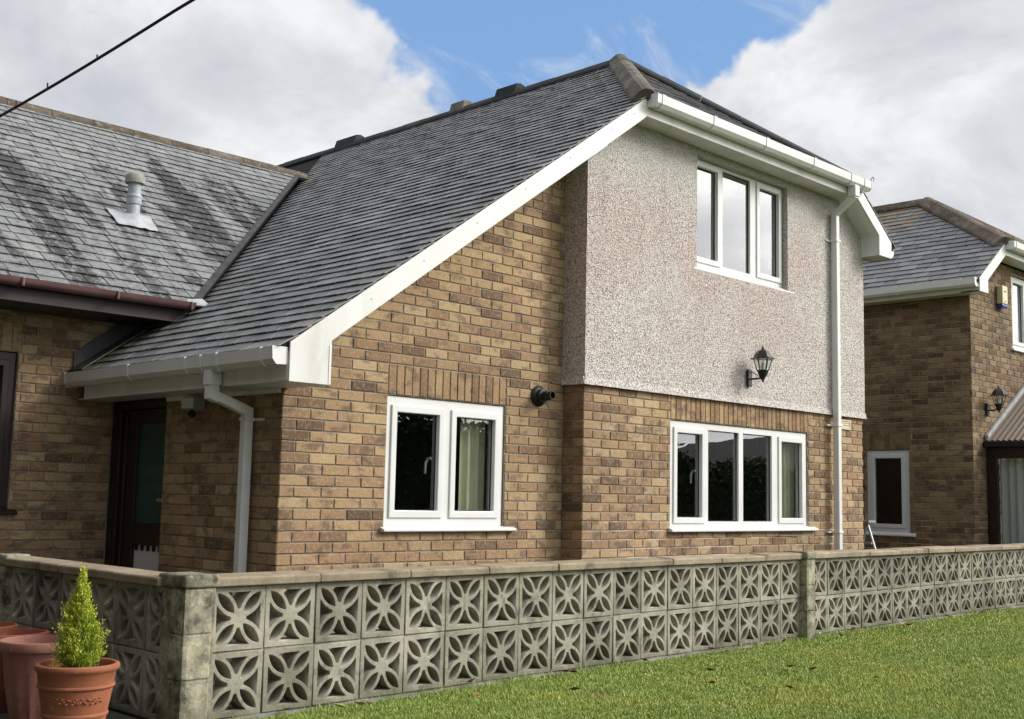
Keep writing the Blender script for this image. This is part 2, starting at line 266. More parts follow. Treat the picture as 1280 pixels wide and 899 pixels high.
class MB:
    def __init__(s): s.v = []; s.f = []; s.t = []
    def add(s, vs, fs, M=None, tint=None):
        k = len(s.v); s.v += [tuple(M @ Vector(q)) if M else tuple(q) for q in vs]; s.f += [tuple(i+k for i in f) for f in fs]
        if tint is not None: s.t += [tint]*len(fs)
        return s
    def box(s, x0, x1, y0, y1, z0, z1, M=None):
        x0, x1 = min(x0,x1), max(x0,x1); y0, y1 = min(y0,y1), max(y0,y1); z0, z1 = min(z0,z1), max(z0,z1)
        return s.add([(x0,y0,z0),(x1,y0,z0),(x1,y1,z0),(x0,y1,z0),(x0,y0,z1),(x1,y0,z1),(x1,y1,z1),(x0,y1,z1)], [(3,2,1,0),(4,5,6,7),(0,1,5,4),(1,2,6,5),(2,3,7,6),(3,0,4,7)], M)
    def prism(s, poly, n0, n1, M=None):
        k = len(poly); return s.add([(u,v,n0) for u,v in poly]+[(u,v,n1) for u,v in poly], [tuple(range(k))[::-1], tuple(range(k,2*k))]+[(i,(i+1)%k,(i+1)%k+k,i+k) for i in range(k)], M)
    def plate(s, u0, u1, v0, v1, holes, n0, n1, M=None, clip=None):
        us = sorted({u0,u1,*[h[0] for h in holes],*[h[1] for h in holes]}); vs = sorted({v0,v1,*[h[2] for h in holes],*[h[3] for h in holes]})
        us = [u for u in us if u0-1e-9 <= u <= u1+1e-9]; vs = [v for v in vs if v0-1e-9 <= v <= v1+1e-9]
        def solid(i, j):
            if i < 0 or j < 0 or i >= len(us)-1 or j >= len(vs)-1: return False
            cu, cv = (us[i]+us[i+1])/2, (vs[j]+vs[j+1])/2
            return not any(h[0] < cu < h[1] and h[2] < cv < h[3] for h in holes)
        for i in range(len(us)-1):
            for j in range(len(vs)-1):
                if not solid(i, j): continue
                a, b_, c, d = us[i], us[i+1], vs[j], vs[j+1]; q = [(a,c),(b_,c),(b_,d),(a,d)]
                if clip:
                    q = clip_poly(q, clip)
                    if len(q) < 3: continue
                k = len(q); s.add([(u,v,n1) for u,v in q], [tuple(range(k))], M); s.add([(u,v,n0) for u,v in q], [tuple(range(k))[::-1]], M)
                for (di, dj, e) in ((-1,0,(0,3)),(1,0,(1,2)),(0,-1,(0,1)),(0,1,(3,2))):
                    if not solid(i+di, j+dj):
                        r = [(a,c),(b_,c),(b_,d),(a,d)]; p, q2 = r[e[0]], r[e[1]]
                        if clip:
                            seg = [w_ for w_ in (p, q2) if all(l[0]*w_[0]+l[1]*w_[1] <= l[2]+1e-6 for l in clip)]
                            if len(seg) < 2: continue
                        s.add([(p[0],p[1],n0),(q2[0],q2[1],n0),(q2[0],q2[1],n1),(p[0],p[1],n1)], [(0,1,2,3)], M)
        return s
    def lathe(s, prof, c=(0,0,0), seg=24, M=None, cap=True):
        k = len(prof); vs = []; fs = []
        for i in range(seg):
            a = 2*math.pi*i/seg
            for r, z in prof: vs.append((c[0]+r*math.cos(a), c[1]+r*math.sin(a), c[2]+z))
        for i in range(seg):
            j = (i+1) % seg
            for q in range(k-1): fs.append((i*k+q, j*k+q, j*k+q+1, i*k+q+1))
        if cap: fs.append(tuple(i*k for i in range(seg))[::-1]); fs.append(tuple(i*k+k-1 for i in range(seg)))
        return s.add(vs, fs, M)
    def sweep(s, path, prof, side, M=None, cap=True):
        # profile (a, b): a along `side`, b along tangent x side; mitred corners
        P = [Vector(p) for p in path]; sd_ = Vector(side).normalized(); k = len(prof); vs = []; fs = []
        for i, p in enumerate(P):
            t0 = (P[i]-P[i-1]).normalized() if i else (P[1]-P[0]).normalized(); t1 = (P[i+1]-P[i]).normalized() if i < len(P)-1 else t0
            t = (t0+t1).normalized(); o = t.cross(sd_).normalized(); m = 1/max(.35, t.dot(t1))
            vs += [tuple(p+sd_*a+o*(b_*m)) for a, b_ in prof]
        for i in range(len(P)-1):
            for q in range(k): fs.append((i*k+q, i*k+(q+1)%k, (i+1)*k+(q+1)%k, (i+1)*k+q))
        if cap: fs.append(tuple(range(k))[::-1]); fs.append(tuple((len(P)-1)*k+q for q in range(k)))
        return s.add(vs, fs, M)
    def tube(s, path, r, seg=8, M=None):
        P = [Vector(p) for p in path]; vs = []; fs = []; up = None
        for i, p in enumerate(P):
            t = ((P[min(i+1,len(P)-1)]-P[max(i-1,0)])).normalized()
            if up is None: up = t.orthogonal().normalized()
            up = (up-t*up.dot(t)).normalized(); o = t.cross(up); rr = r[i] if isinstance(r, (list,tuple)) else r
            vs += [tuple(p+(up*math.cos(2*math.pi*j/seg)+o*math.sin(2*math.pi*j/seg))*rr) for j in range(seg)]
        for i in range(len(P)-1):
            for j in range(seg): fs.append((i*seg+j, i*seg+(j+1)%seg, (i+1)*seg+(j+1)%seg, (i+1)*seg+j))
        fs.append(tuple(range(seg))[::-1]); fs.append(tuple((len(P)-1)*seg+j for j in range(seg))); return s.add(vs, fs, M)
    def mesh(s, name, m, bevel=0, smooth=False, weld=True, seg=2):
        me = bpy.data.meshes.new(name); me.from_pydata(s.v, [], s.f)
        if s.t:
            a = me.attributes.new('tint', 'FLOAT', 'FACE'); a.data.foreach_set('value', np.array(s.t, dtype=np.float32))
        if weld and not s.t:
            bm = bmesh.new(); bm.from_mesh(me); bmesh.ops.remove_doubles(bm, verts=bm.verts, dist=2e-5); bmesh.ops.recalc_face_normals(bm, faces=bm.faces)
            if bevel:
                es = [e for e in bm.edges if len(e.link_faces) == 2 and e.calc_face_angle(0) > .6]
                bmesh.ops.bevel(bm, geom=es, offset=bevel, segments=seg, profile=.5, affect='EDGES', clamp_overlap=True)
            bm.to_mesh(me); bm.free()
        me.materials.append(MATS[m])
        if smooth:
            for p in me.polygons: p.use_smooth = True
            if smooth != 'all':
                try: me.set_sharp_from_angle(angle=math.radians(40))
                except Exception: pass
        return me
    def build(s, name, m, parent=None, bevel=0, smooth=False, M=None, seg=2, weld=True):
        return link(name, s.mesh(name, m, bevel, smooth, weld, seg), parent, M)
def clip_poly(q, lines):   # keep a*u + b*v <= c
    for a, b_, c in lines:
        r = []
        for i in range(len(q)):
            p0, p1 = q[i], q[(i+1) % len(q)]; d0 = a*p0[0]+b_*p0[1]-c; d1 = a*p1[0]+b_*p1[1]-c
            if d0 <= 1e-9: r.append(p0)
            if (d0 < -1e-9 and d1 > 1e-9) or (d0 > 1e-9 and d1 < -1e-9):
                t = d0/(d0-d1); r.append((p0[0]+(p1[0]-p0[0])*t, p0[1]+(p1[1]-p0[1])*t))
        q = r
        if len(q) < 3: return []
    out = []
    for p in q:
        if not out or abs(p[0]-out[-1][0])+abs(p[1]-out[-1][1]) > 1e-4: out.append(p)
    if len(out) > 1 and abs(out[0][0]-out[-1][0])+abs(out[0][1]-out[-1][1]) < 1e-4: out.pop()
    return out
def area(q): return abs(sum(q[i][0]*q[(i+1)%len(q)][1]-q[(i+1)%len(q)][0]*q[i][1] for i in range(len(q))))/2
def line_through(p, q, inside):   # half-plane through p, q that keeps `inside`
    a, b_ = q[1]-p[1], -(q[0]-p[0]); c = a*p[0]+b_*p[1]
    return (a,b_,c) if a*inside[0]+b_*inside[1] <= c else (-a,-b_,-c)

# pieces: bricks and slates. Largest in view become objects of their own, the rest one joined part.
def brick_piece(q, cu, cv, depth=.07):
    rel = [(u-cu, v-cv) for u, v in q]; k = len(rel); bv = .0035
    ins = [(u*(1-bv/max(abs(u),.01)) if abs(u) > .012 else u, v*(1-bv/max(abs(v),.01)) if abs(v) > .008 else v) for u, v in rel]
    vs = [(u,v,-depth) for u,v in rel]+[(u,v,-bv) for u,v in rel]+[(u,v,0) for u,v in ins]
    fs = [tuple(range(2*k,3*k))]+[(i,(i+1)%k,(i+1)%k+k,i+k) for i in range(k)]+[(i+k,(i+1)%k+k,(i+1)%k+2*k,i+2*k) for i in range(k)]
    return vs, fs
def slate_piece(q, cu, cv, vt, L, n0, th=.0065):
    rel = [(u-cu, v-cv) for u, v in q]; k = len(rel); top = lambda v: n0+.0145*(1-(v+cv-vt)/L)+.002
    vs = [(u,v,top(v)-th) for u,v in rel]+[(u,v,top(v)) for u,v in rel]
    return vs, [tuple(range(k,2*k))]+[(i,(i+1)%k,(i+1)%k+k,i+k) for i in range(k)]
CACHE = {}
def emit(pieces, name, m, rest_name, limit=300, hide=None, rest_parent=None):
    sc = []
    for pc in pieces:
        M = pc['M']; P = M @ Vector((pc['c'][0], pc['c'][1], 0)); N = M.to_3x3() @ Vector((0,0,1)); d = CP-P; pr = project(P); val = 0
        if pr and -15 < pr[0] < 1295 and -15 < pr[1] < 905: val = pc['a']*max(0, N.dot(d))/d.length**3
        if hide and hide(P): val *= .01
        sc.append(val)
    order = sorted(range(len(pieces)), key=lambda i: -sc[i]); rest = {}
    for rank, i in enumerate(order):
        pc = pieces[i]; M = pc['M'] @ Matrix.Translation((pc['c'][0], pc['c'][1], pc.get('dn', 0)))
        if rank < limit and sc[i] > 0:
            tq = round(pc['t']*15)/15; key = (m, tq, tuple((round(x,4), round(y,4), round(z_,4)) for x, y, z_ in pc['v']))
            if key not in CACHE:
                mb = MB().add(pc['v'], pc['f'], None, tq); CACHE[key] = mb.mesh(name, m)
            o = link(name, CACHE[key], pc['parent'], M)
            if pc.get('rot'): o.matrix_local = o.matrix_local @ pc['rot']
        else:
            rest.setdefault(rest_parent or pc['parent'], MB()).add(pc['v'], pc['f'], M, pc['t'])
    for par, mb in rest.items(): tag(mb.build(rest_name, m, par), None, kind='stuff')

def brick_tint(r=random): 
    x = r.random()
    return r.uniform(.02, .18) if x < .10 else (r.uniform(.18, .45) if x < .42 else r.uniform(.42, .95))
def lay_bricks(pieces, parent, M, u0, u1, k0, k1, even_full, holes=(), clip=None, soldiers=(), phase=0, L=.225, c=.075, skip=None):
    rr = random.Random(hash((round(u0,3), k0, k1)) & 0xffff)
    obst = list(holes)+list(soldiers)
    for k in range(k0, k1):
        v0, v1 = k*c+.005, (k+1)*c-.005; vm = (v0+v1)/2
        full = (k % 2 == 0) == even_full; st = u0+phase-(0 if full else L/2)
        cuts = [(h[0], h[1]) for h in obst if h[2]-.01 < vm < h[3]+.01]
        u = st
        while u < u1:
            segs = [(max(u, u0), min(u+L, u1))]
            for a, b_ in cuts:
                ns = []
                for s0, s1 in segs:
                    if b_ <= s0 or a >= s1: ns.append((s0, s1)); continue
                    if a-s0 > .02: ns.append((s0, a))
                    if s1-b_ > .02: ns.append((b_, s1))
                segs = ns
            for s0, s1 in segs:
                if s1-s0 < .03: continue
                a = s0+(.005 if s0 > u0+1e-6 else 0); b_ = s1-(.005 if s1 < u1-1e-6 else 0)
                q = [(a,v0),(b_,v0),(b_,v1),(a,v1)]
                if clip: q = clip_poly(q, clip)
                if len(q) < 3 or area(q) < .0006: continue
                cu, cv = (a+b_)/2, vm
                if skip and skip(cu, cv): continue
                vs, fs = brick_piece(q, cu, cv); pieces.append(dict(v=vs, f=fs, c=(cu,cv), M=M, a=area(q), t=brick_tint(rr), parent=parent, dn=rr.uniform(-.0015,.0015)))
            u += L
    for h in soldiers:
        n = max(1, round((h[1]-h[0])/.075)); w_ = (h[1]-h[0])/n
        for i in range(n):
            a, b_, v0, v1 = h[0]+i*w_+.004, h[0]+(i+1)*w_-.004, h[2]+.005, h[3]-.005
            q = [(a,v0),(b_,v0),(b_,v1),(a,v1)]
            if clip: q = clip_poly(q, clip)
            if len(q) < 3: continue
            cu, cv = (a+b_)/2, (v0+v1)/2; vs, fs = brick_piece(q, cu, cv)
            pieces.append(dict(v=vs, f=fs, c=(cu,cv), M=M, a=area(q), t=rr.uniform(.3,.85) if rr.random() > .15 else .2, parent=parent, dn=rr.uniform(-.0015,.0015)))
def lay_slates(pieces, parent, M, u0, u1, v0, v1, clips, w=.2, jitter=0, gauge=.13, n0=0, hooks=None, seed=1, gap_=.0025):
    rr = random.Random(seed); k = 0; v = v0
    while v < v1-.02:
        cl = clips(v+gauge/2) if callable(clips) else clips; top = min(v+gauge+.035, v1)
        u = u0-(w/2 if k % 2 else 0)-(rr.random()*w if jitter else 0)
        while u < u1:
            ww = w*(1+rr.uniform(-jitter, jitter)*1.0); a, b_ = max(u, u0)+gap_, min(u+ww, u1)-gap_
            if b_-a > .02:
                ve = v+rr.uniform(-.0035,.0035)*(1 if k else 0); q = clip_poly([(a,ve),(b_,ve+rr.uniform(-.002,.002)),(b_,top),(a,top)], cl)
                if len(q) >= 3 and area(q) > .0008:
                    cu, cv = round((a+b_)/2, 4), round(v+gauge/2, 4); vs, fs = slate_piece(q, cu, cv, v, gauge+.035, n0)
                    jj = rr.uniform(-.0015, .003)
                    pieces.append(dict(v=vs, f=fs, c=(cu,cv), M=M, a=area(q), t=rr.betavariate(2.2, 2.2), parent=parent, dn=jj))
                    if hooks is not None and b_-a > w*.8 and len(q) == 4:
                        hn = n0+.0175+jj; hu = cu+rr.uniform(-.03,.03)
                    if hooks is not None and b_-a > w*.8 and len(q) == 4 and rr.random() < .78: hooks.add([(hu-.006,v-.004,hn-.01),(hu+.006,v-.004,hn-.01),(hu+.005,v-.003,hn+.004),(hu-.005,v-.003,hn+.004),(hu+.004,v+.030+rr.random()*.012,hn+.002),(hu-.004,v+.034,hn+.002)], [(0,1,2,3),(3,2,4,5)], M)
            u += ww
        v += gauge; k += 1

GUT = [(0,.0),(0,.10),(.005,.10),(.005,.006),(.075,.006),(.098,.035),(.104,.104),(.112,.104),(.106,.028),(.080,-.002),(.072,-.004)]
def gutter(parent, M, u0, u1, mat_='upvc', prof=GUT, brackets=()):   # local u along, n outward, v up
    k = len(prof); mb = MB(); n_ = 2
    vs = [(u, b_, a) for u in (u0, u1) for a, b_ in prof]; fs = [(q, (q+1)%k, (q+1)%k+k, q+k) for q in range(k)]+[tuple(range(k))[::-1], tuple(range(k,2*k))]
    g = mb.add(vs, fs, M).build('gutter', mat_, parent)
    for s in (u0, u1):   # stop ends
        e = .006 if s == u1 else -.006
        MB().prism([(a*1.03, b_*1.03) for a, b_ in ((0,0),(.072,-.004),(.080,-.002),(.106,.028),(.112,.106),(0,.106))], 0, e, M @ Matrix(((0,0,1,s),(0,1,0,0),(1,0,0,0),(0,0,0,1)))).build('stop_end', mat_, g)
    for s in brackets:
        o = [(0,-.006),(.074,-.012),(.084,-.009),(.112,.024),(.118,.108),(.100,.111),(.100,.104),(.1125,.104),(.1065,.028),(.080,-.003),(.072,-.005),(0,0)]
        MB().prism(o, -.022, .022, M @ Matrix(((0,0,1,s),(0,1,0,0),(1,0,0,0),(0,0,0,1)))).build('bracket', mat_, g)
    return g
SQ = lambda r, b_=.006: [(-r+b_,-r),(r-b_,-r),(r,-r+b_),(r,r-b_),(r-b_,r),(-r+b_,r),(-r,r-b_),(-r,-r+b_)]

def window(parent, M, u0, u1, v0, v1, lights, m='upvc', gl='glass', n_face=-.02, sill=None, handles=(), sill_m=None):
    holes = [(a, b_, c, d) if not s else (a-.045, b_+.045, c-.045, d+.045) for a, b_, c, d, s in lights]
    fr = MB().plate(u0, u1, v0, v1, holes, n_face-.07, n_face, M).build('window', m, parent, bevel=.004)
    for a, b_, c, d, s in lights:
        if s:
            ca = MB().plate(a-.052, b_+.052, c-.052, d+.052, [(a,b_,c,d)], n_face-.05, n_face+.014, M).build('casement', m, fr, bevel=.006)
        MB().plate(a, b_, c, d, [(a+.007,b_-.007,c+.007,d-.007)], n_face-.029, n_face-.022, M).build('gasket', 'black_plastic', fr)
        MB().plate(a-.004, b_+.004, c-.004, d+.004, [], n_face-.034, n_face-.028, M).build('glass_pane', gl, fr)
    if sill:
        s0, s1, t0, t1 = sill
        MB().prism([(n_face-.06,t0-.002),(n_face+.062,t0-.002),(n_face+.068,t0+.004),(n_face+.068,t0+.018),(n_face+.004,t1),(n_face-.06,t1)], s0, s1, M @ Matrix(((0,0,1,0),(0,1,0,0),(1,0,0,0),(0,0,0,1)))).build('sill', sill_m or m, fr, bevel=.003)
    for hu, hv in handles:
        MB().tube([M @ Vector((hu, hv+.055, n_face-.045)), M @ Vector((hu-.006, hv+.05, n_face-.075)), M @ Vector((hu-.02, hv+.02, n_face-.082)), M @ Vector((hu-.026, hv-.06, n_face-.08))], [.012,.012,.011,.009], 8).build('handle', 'net_curtain', fr, smooth=True)
    return fr

# ------------------------------------------------------------------ ground
gm = bpy.data.meshes.new('ground'); N_ = 60
gx = np.sign(np.linspace(-1,1,N_))*np.abs(np.linspace(-1,1,N_))**3*600; vv = [(x, y, -1.70-.012*(abs(x)>300)) for y in gx for x in gx]
gm.from_pydata(vv, [], [(j*N_+i, j*N_+i+1, (j+1)*N_+i+1, (j+1)*N_+i) for j in range(N_-1) for i in range(N_-1)]); gm.materials.append(MATS['ground_grass'])
tag(link('ground', gm), 'wide grassy ground around the houses', kind='structure')
# garden wall frame
GYAW = .0366; GO = Vector((-1.5479, -1.7743, -1.3816)); GD = Vector((math.cos(GYAW), math.sin(GYAW), 0)); GN = Vector((GD.y, -GD.x, 0))  # GN points to the lawn
GM = frame(GO, GD, (0,0,1), GN)
MB().prism([(-9,-7.4),(-1.64,-7.4),(-1.64,-1.80),(-1.70,-1.80),(-1.70,2.45),(-9,2.45)], -1.712, -1.694).build('path', 'path_concrete')
tag(bpy.data.objects['path'], 'grey concrete path beside the return of the screen wall', kind='structure')
MB().prism([(-1.60,-1.66),(14.6,-1.06),(14.6,-.23),(7.4,-.23),(2.775,-.23),(2.775,0),(0,0),(0,2.44),(-1.60,2.44)], -1.712, -1.690).build('forecourt', 'paving')
tag(bpy.data.objects['forecourt'], 'grey paving between the screen wall and the houses', kind='structure')

# ------------------------------------------------------------------ MAIN HOUSE
SL = .705; TH = math.atan(SL); CT, ST = math.cos(TH), math.sin(TH)
house = thing('house', 'two-storey tan brick house with pebbledash bay, dark slate roof and white windows', 'house', (2.7, .6, -1.70))
FRONT = frame((0,0,0), (1,0,0), (0,0,1), (0,-1,0)); BAY = frame((0,-.225,0), (1,0,0), (0,0,1), (0,-1,0))
SIDE = frame((0,0,0), (0,-1,0), (0,0,1), (-1,0,0)); RET = frame((2.775,0,0), (0,-1,0), (0,0,1), (-1,0,0))
W1 = (.90, 2.10, -.90, .075); W2 = (3.95, 6.26, -.90, .075); UW = (4.30, 5.86, 1.50, 2.565); DOOR = (-2.447, -1.53, -1.71, .06)
roofz = lambda x: .4908+SL*x          # top of the barge board, left slope
bricks = []
vclip = (-SL, 1, .4908-.15)           # below the verge soffit
fw = MB().plate(.012, 2.785, -1.75, 2.42, [W1], -.25, -.007, FRONT, clip=[(-SL,1,.4908-.10)]).build('front_wall', 'mortar', house)
lay_bricks(bricks, fw, FRONT, .0035, 2.7735, -23, 32, True, [W1], [vclip], [(.90,2.10,.075,.30)])
sw_ = MB().plate(-2.445, -.012, -1.75, .20, [DOOR], -.25, -.007, SIDE).build('side_wall', 'mortar', house)
lay_bricks(bricks, sw_, SIDE, -2.445, -.0025, -23, 2, True, [DOOR], phase=-.03)
bw = MB().plate(2.783, 7.395, -1.75, .30, [W2], -.25, -.007, BAY).build('bay_wall', 'mortar', house)
lay_bricks(bricks, bw, BAY, 2.7785, 7.402, -23, 4, False, [W2], None, [(3.95,6.26,.075,.30)])
rw = MB().plate(.002, .211, -1.75, .30, [], -.20, -.007, RET).build('return_wall', 'mortar', house)
lay_bricks(bricks, rw, RET, .002, .2225, -23, 4, True)
emit(bricks, 'brick', 'brick', 'brickwork', 300, hide=lambda P: P.z < -1.14)
# pebbledash upper bay with bell-cast drip at the bottom
RB = .295
rc = [(.705, 1, .4908+.705*10.175-.15), (-.705, 1, .4908-.13), (0, 1, 2.655)]
rend = MB().plate(2.759, 7.415, RB+.05, 2.70, [UW], -.25, .022, BAY, clip=rc)
rend.plate(.0, .2455, RB+.05, 2.66, [], -.21, .020, RET, clip=[(0,1,2.32)])
# drip
rend.prism([(-.02,RB),(.040,RB-.004),(.024,RB+.06),(-.02,RB+.06)], 2.735, 7.425, BAY @ Matrix(((0,0,1,0),(0,1,0,0),(1,0,0,0),(0,0,0,1))))
rend.prism([(-.02,RB),(.040,RB-.004),(.0225,RB+.06),(-.02,RB+.06)], .002, .262, RET @ Matrix(((0,0,1,0),(0,1,0,0),(1,0,0,0),(0,0,0,1))))
rend.build('rendered_wall', 'pebbledash', house, weld=False)
# hidden walls closing the shell
MB().box(7.19, 7.40, -.02, 9, -1.75, 2.2).build('gable_side_wall', 'brick', house)
MB().box(2.62, 2.74, -.01, .01, .3, .31).build('bed_strip', 'mortar', house)
MB().prism([(0,-1.75),(7.4,-1.75),(7.4,2.2),(5.09,3.9),(0,.32)], 0, .2, Matrix(((1,0,0,0),(0,0,1,8.8),(0,1,0,0),(0,0,0,1)))).build('rear_wall', 'brick', house)
MB().box(.2, 7.2, 3.2, 3.3, -1.70, .6).build('inner_wall', 'interior', house)
MB().box(.21, 7.18, -.0, 8.8, .70, .80).build('upper_floor', 'interior', house) if False else MB().box(2.96, 7.18, .04, 8.8, .70, .80).build('upper_floor', 'interior', house)
MB().box(2.96, 7.18, 2.6, 2.7, .82, 2.3).build('inner_wall', 'interior', house)
# windows
w1 = window(house, FRONT, .905, 2.095, -.868, .070, [(1.0,1.41,-.755,-.045,1), (1.585,1.995,-.755,-.045,1)], sill=(.865,2.205,-.905,-.868), handles=[(1.385,-.42)])
w2 = window(house, BAY, 3.955, 6.255, -.868, .070, [(4.06,4.435,-.79,-.035,1), (4.545,5.04,-.825,.012,0), (5.115,5.615,-.825,.012,0), (5.775,6.155,-.79,-.035,1)], sill=(3.92,6.385,-.915,-.868), handles=[(4.41,-.42)])
uw = window(house, BAY, 4.305, 5.855, 1.532, 2.563, [(4.375,4.71,1.625,2.49,1), (4.81,5.28,1.59,2.53,0), (5.435,5.785,1.625,2.49,1)], sill=(4.25,5.99,1.478,1.532), n_face=-.045, handles=[(5.76,1.78)])
# door in the side wall
dr = MB().plate(-2.442, -1.535, -1.71, .055, [(-2.30,-1.565,-1.70,-.015)], -.16, -.035, SIDE).build('door', 'dark_wood', house, bevel=.004)
MB().plate(-2.295, -1.57, -1.69, -.02, [(-2.07,-1.63,-.90,-.13), (-2.07,-1.63,-1.62,-1.07)], -.12, -.060, SIDE).build('door_leaf', 'dark_wood', dr, bevel=.004)
MB().plate(-2.25, -2.22, -1.66, -.06, [], -.061, -.045, SIDE).build('moulding', 'dark_wood', dr, bevel=.004)
MB().plate(-2.075, -1.625, -.905, -.125, [], -.090, -.084, SIDE).build('glass_pane', 'teal_glass', dr)
MB().plate(-2.075, -1.625, -1.625, -1.065, [], -.10, -.09, SIDE).build('lower_pane', 'net_curtain', dr)  # lower glass pane; its pale reflection is put into the colour
for i in range(5): MB().plate(-2.055+i*.09, -2.010+i*.09, -1.115, -1.072, [], -.091, -.086, SIDE).build('glazing_bead', 'black_plastic', dr)
MB().box(-.01,.10,-.012,.012,-.012,.012, SIDE @ Matrix.Translation((-1.66,-.72,-.05))).build('handle', 'brass', dr)
MB().plate(-2.43, -1.51, -1.70, .2, [], -.42, -.40, SIDE).build('hallway', 'interior', dr) if False else None
# barge boards, fascias, soffits
E = .45; FR = frame((0,-E,0), (1,0,0), (0,0,1), (0,-1,0)); XR = 10.175
bb = MB(); dv = .163
HX = 3.27; HZ = roofz(HX)
bb.prism([(-.28,.045),(.038,.045),(.038,roofz(.038)-.185),(HX,HZ-dv),(HX,HZ+.002),(-.28,roofz(-.28))], 0, .018, FR)
bl = bb.build('barge_board', 'upvc_board', house, bevel=.003)
MB().prism([(.020,.048),(.037,.048),(.037,.31),(.020,.30)], .0182, .0215, FR).build('joint_trim', 'upvc', bl)
br_ = MB().prism([(XR-HX,HZ-dv),(7.375,roofz(XR-7.375)-.16),(7.375,2.085),(7.655,2.085),(7.655,roofz(XR-7.655)),(XR-HX,HZ+.002)], 0, .018, FR).build('barge_board', 'upvc_board', house, bevel=.003)
hf = MB().prism([(HX,HZ-dv),(XR-HX,HZ-dv),(XR-HX,HZ+.002),(HX,HZ+.002)], -.001, .0165, FR).build('fascia', 'upvc_board', house, bevel=.002)
for x, z_ in ((.35,.62),(.8,.95),(1.3,1.31),(1.8,1.665),(2.3,2.02),(2.8,2.37),(3.1,2.58)):
    MB().lathe([(.001,0),(.007,0),(.006,.003),(.001,.004)], seg=8, M=FR @ Matrix.Translation((x, z_+.03, .018)), cap=False).build('nail_cap', 'net_curtain', bl)
so_ = MB()
so_.prism([(.04,roofz(.04)-.178),(2.76,roofz(2.76)-.178),(2.76,roofz(2.76)-.166),(.04,roofz(.04)-.166)], -E+.001, .01, FR)
so_.prism([(2.72,roofz(2.72)-.177),(HX+.02,HZ-.158),(HX+.02,HZ-.147),(2.72,roofz(2.72)-.165)], -.235, -.001, FR)
so_.box(HX-.02, XR-HX+.02, -E+.001, -.20, HZ-.159, HZ-.148)
so_.prism([(XR-HX-.02,HZ-.158),(7.39,roofz(XR-7.39)-.158),(7.39,roofz(XR-7.39)-.147),(XR-HX-.02,HZ-.147)], -.235, -.001, FR)
so_.build('soffit', 'upvc_board', house, weld=False)
box_r = MB().box(7.378, 7.66, -E+.001, -.20, 2.086, 2.10).box(7.376, 7.388, -E+.001, -.22, 2.088, roofz(XR-7.38)-.10).build('box_end', 'upvc_board', house)
box_l = MB().box(-.278, .036, -E+.001, -.002, .047, .060).box(.022,.034,-E+.001,-.004,.05,.33).build('box_end', 'upvc_board', house)
ef = MB().box(-.285, -.268, -E+.0005, 2.25, .050, .235).build('fascia', 'upvc_board', house, bevel=.002)
MB().box(-.30, -.262, 2.25, 2.275, .048, .24).build('end_trim', 'upvc', ef)
MB().box(-.268, -.003, -.002, 2.44, .052, .062).build('soffit', 'upvc_board', house)
MB().box(-.02, .03, .02, 1.50, .018, .050).build('soffit_trim', 'upvc_board', house)
GL = frame((-.286,0,.150), (0,-1,0), (0,0,1), (-1,0,0))
g1 = gutter(house, GL, -2.50, .445, brackets=(-2.44,-1.42,-.62,-.42,-.22,.30))
GH = frame((0,-E-.018,HZ-.085), (1,0,0), (0,0,1), (0,-1,0))
g2 = gutter(house, GH, HX+.01, XR-HX+.10, brackets=(HX+.09,4.12,4.98,5.85,6.6,6.88))
GR = frame((7.656,0,2.12), (0,1,0), (0,0,1), (1,0,0)); gutter(house, GR, -.43, 8.8)
# downpipes
pr_ = SQ(.033)
d1 = MB().sweep([(-.338,.33,.165),(-.338,.33,-.005),(-.058,.33,-.10),(-.058,.33,-1.69)], pr_, (0,1,0)).build('downpipe', 'upvc', house)
MB().box(-.382,-.294,.285,.375,.055,.155).build('outlet', 'upvc', d1, bevel=.004)
for z_ in (-.155,-1.2): MB().box(-.095,-.02,.288,.372,z_-.012,z_+.012).box(-.02,.0,.20,.372,z_-.009,z_+.009).build('bracket', 'upvc', d1, bevel=.003)
MB().sweep([(-.338,.33,.06),(-.338,.33,-.01),(-.30,.33,-.024)], SQ(.037), (0,1,0)).build('collar', 'upvc', d1)
d2 = MB().sweep([(6.72,-.522,2.70),(6.72,-.522,2.60),(6.72,-.30,2.44),(6.72,-.30,-1.69)], pr_, (1,0,0)).build('downpipe', 'upvc', house)
MB().box(6.675,6.765,-.568,-.476,2.60,2.715).build('outlet', 'upvc', d2, bevel=.004)
for z_ in (2.15,.18,-.93): MB().box(6.675,6.765,-.34,-.262,z_-.012,z_+.012).box(6.60,6.765,-.262,-.243 if z_ > .3 else -.226,z_-.010,z_+.010).build('bracket', 'upvc', d2, bevel=.003)
# roof: deck, slates, ridge and hip tiles
apexY, RX = 1.345, 5.0875; up_len = lambda x: (x)/CT
O_L = Vector((0, 0, .4908+.010)); ROOFL = frame(O_L, (0,-1,0), (CT,0,ST), (-ST,0,CT))
EV = -.355/CT; RV = RX/CT; HV = HX/CT
rz_top = O_L.z+ST*RV
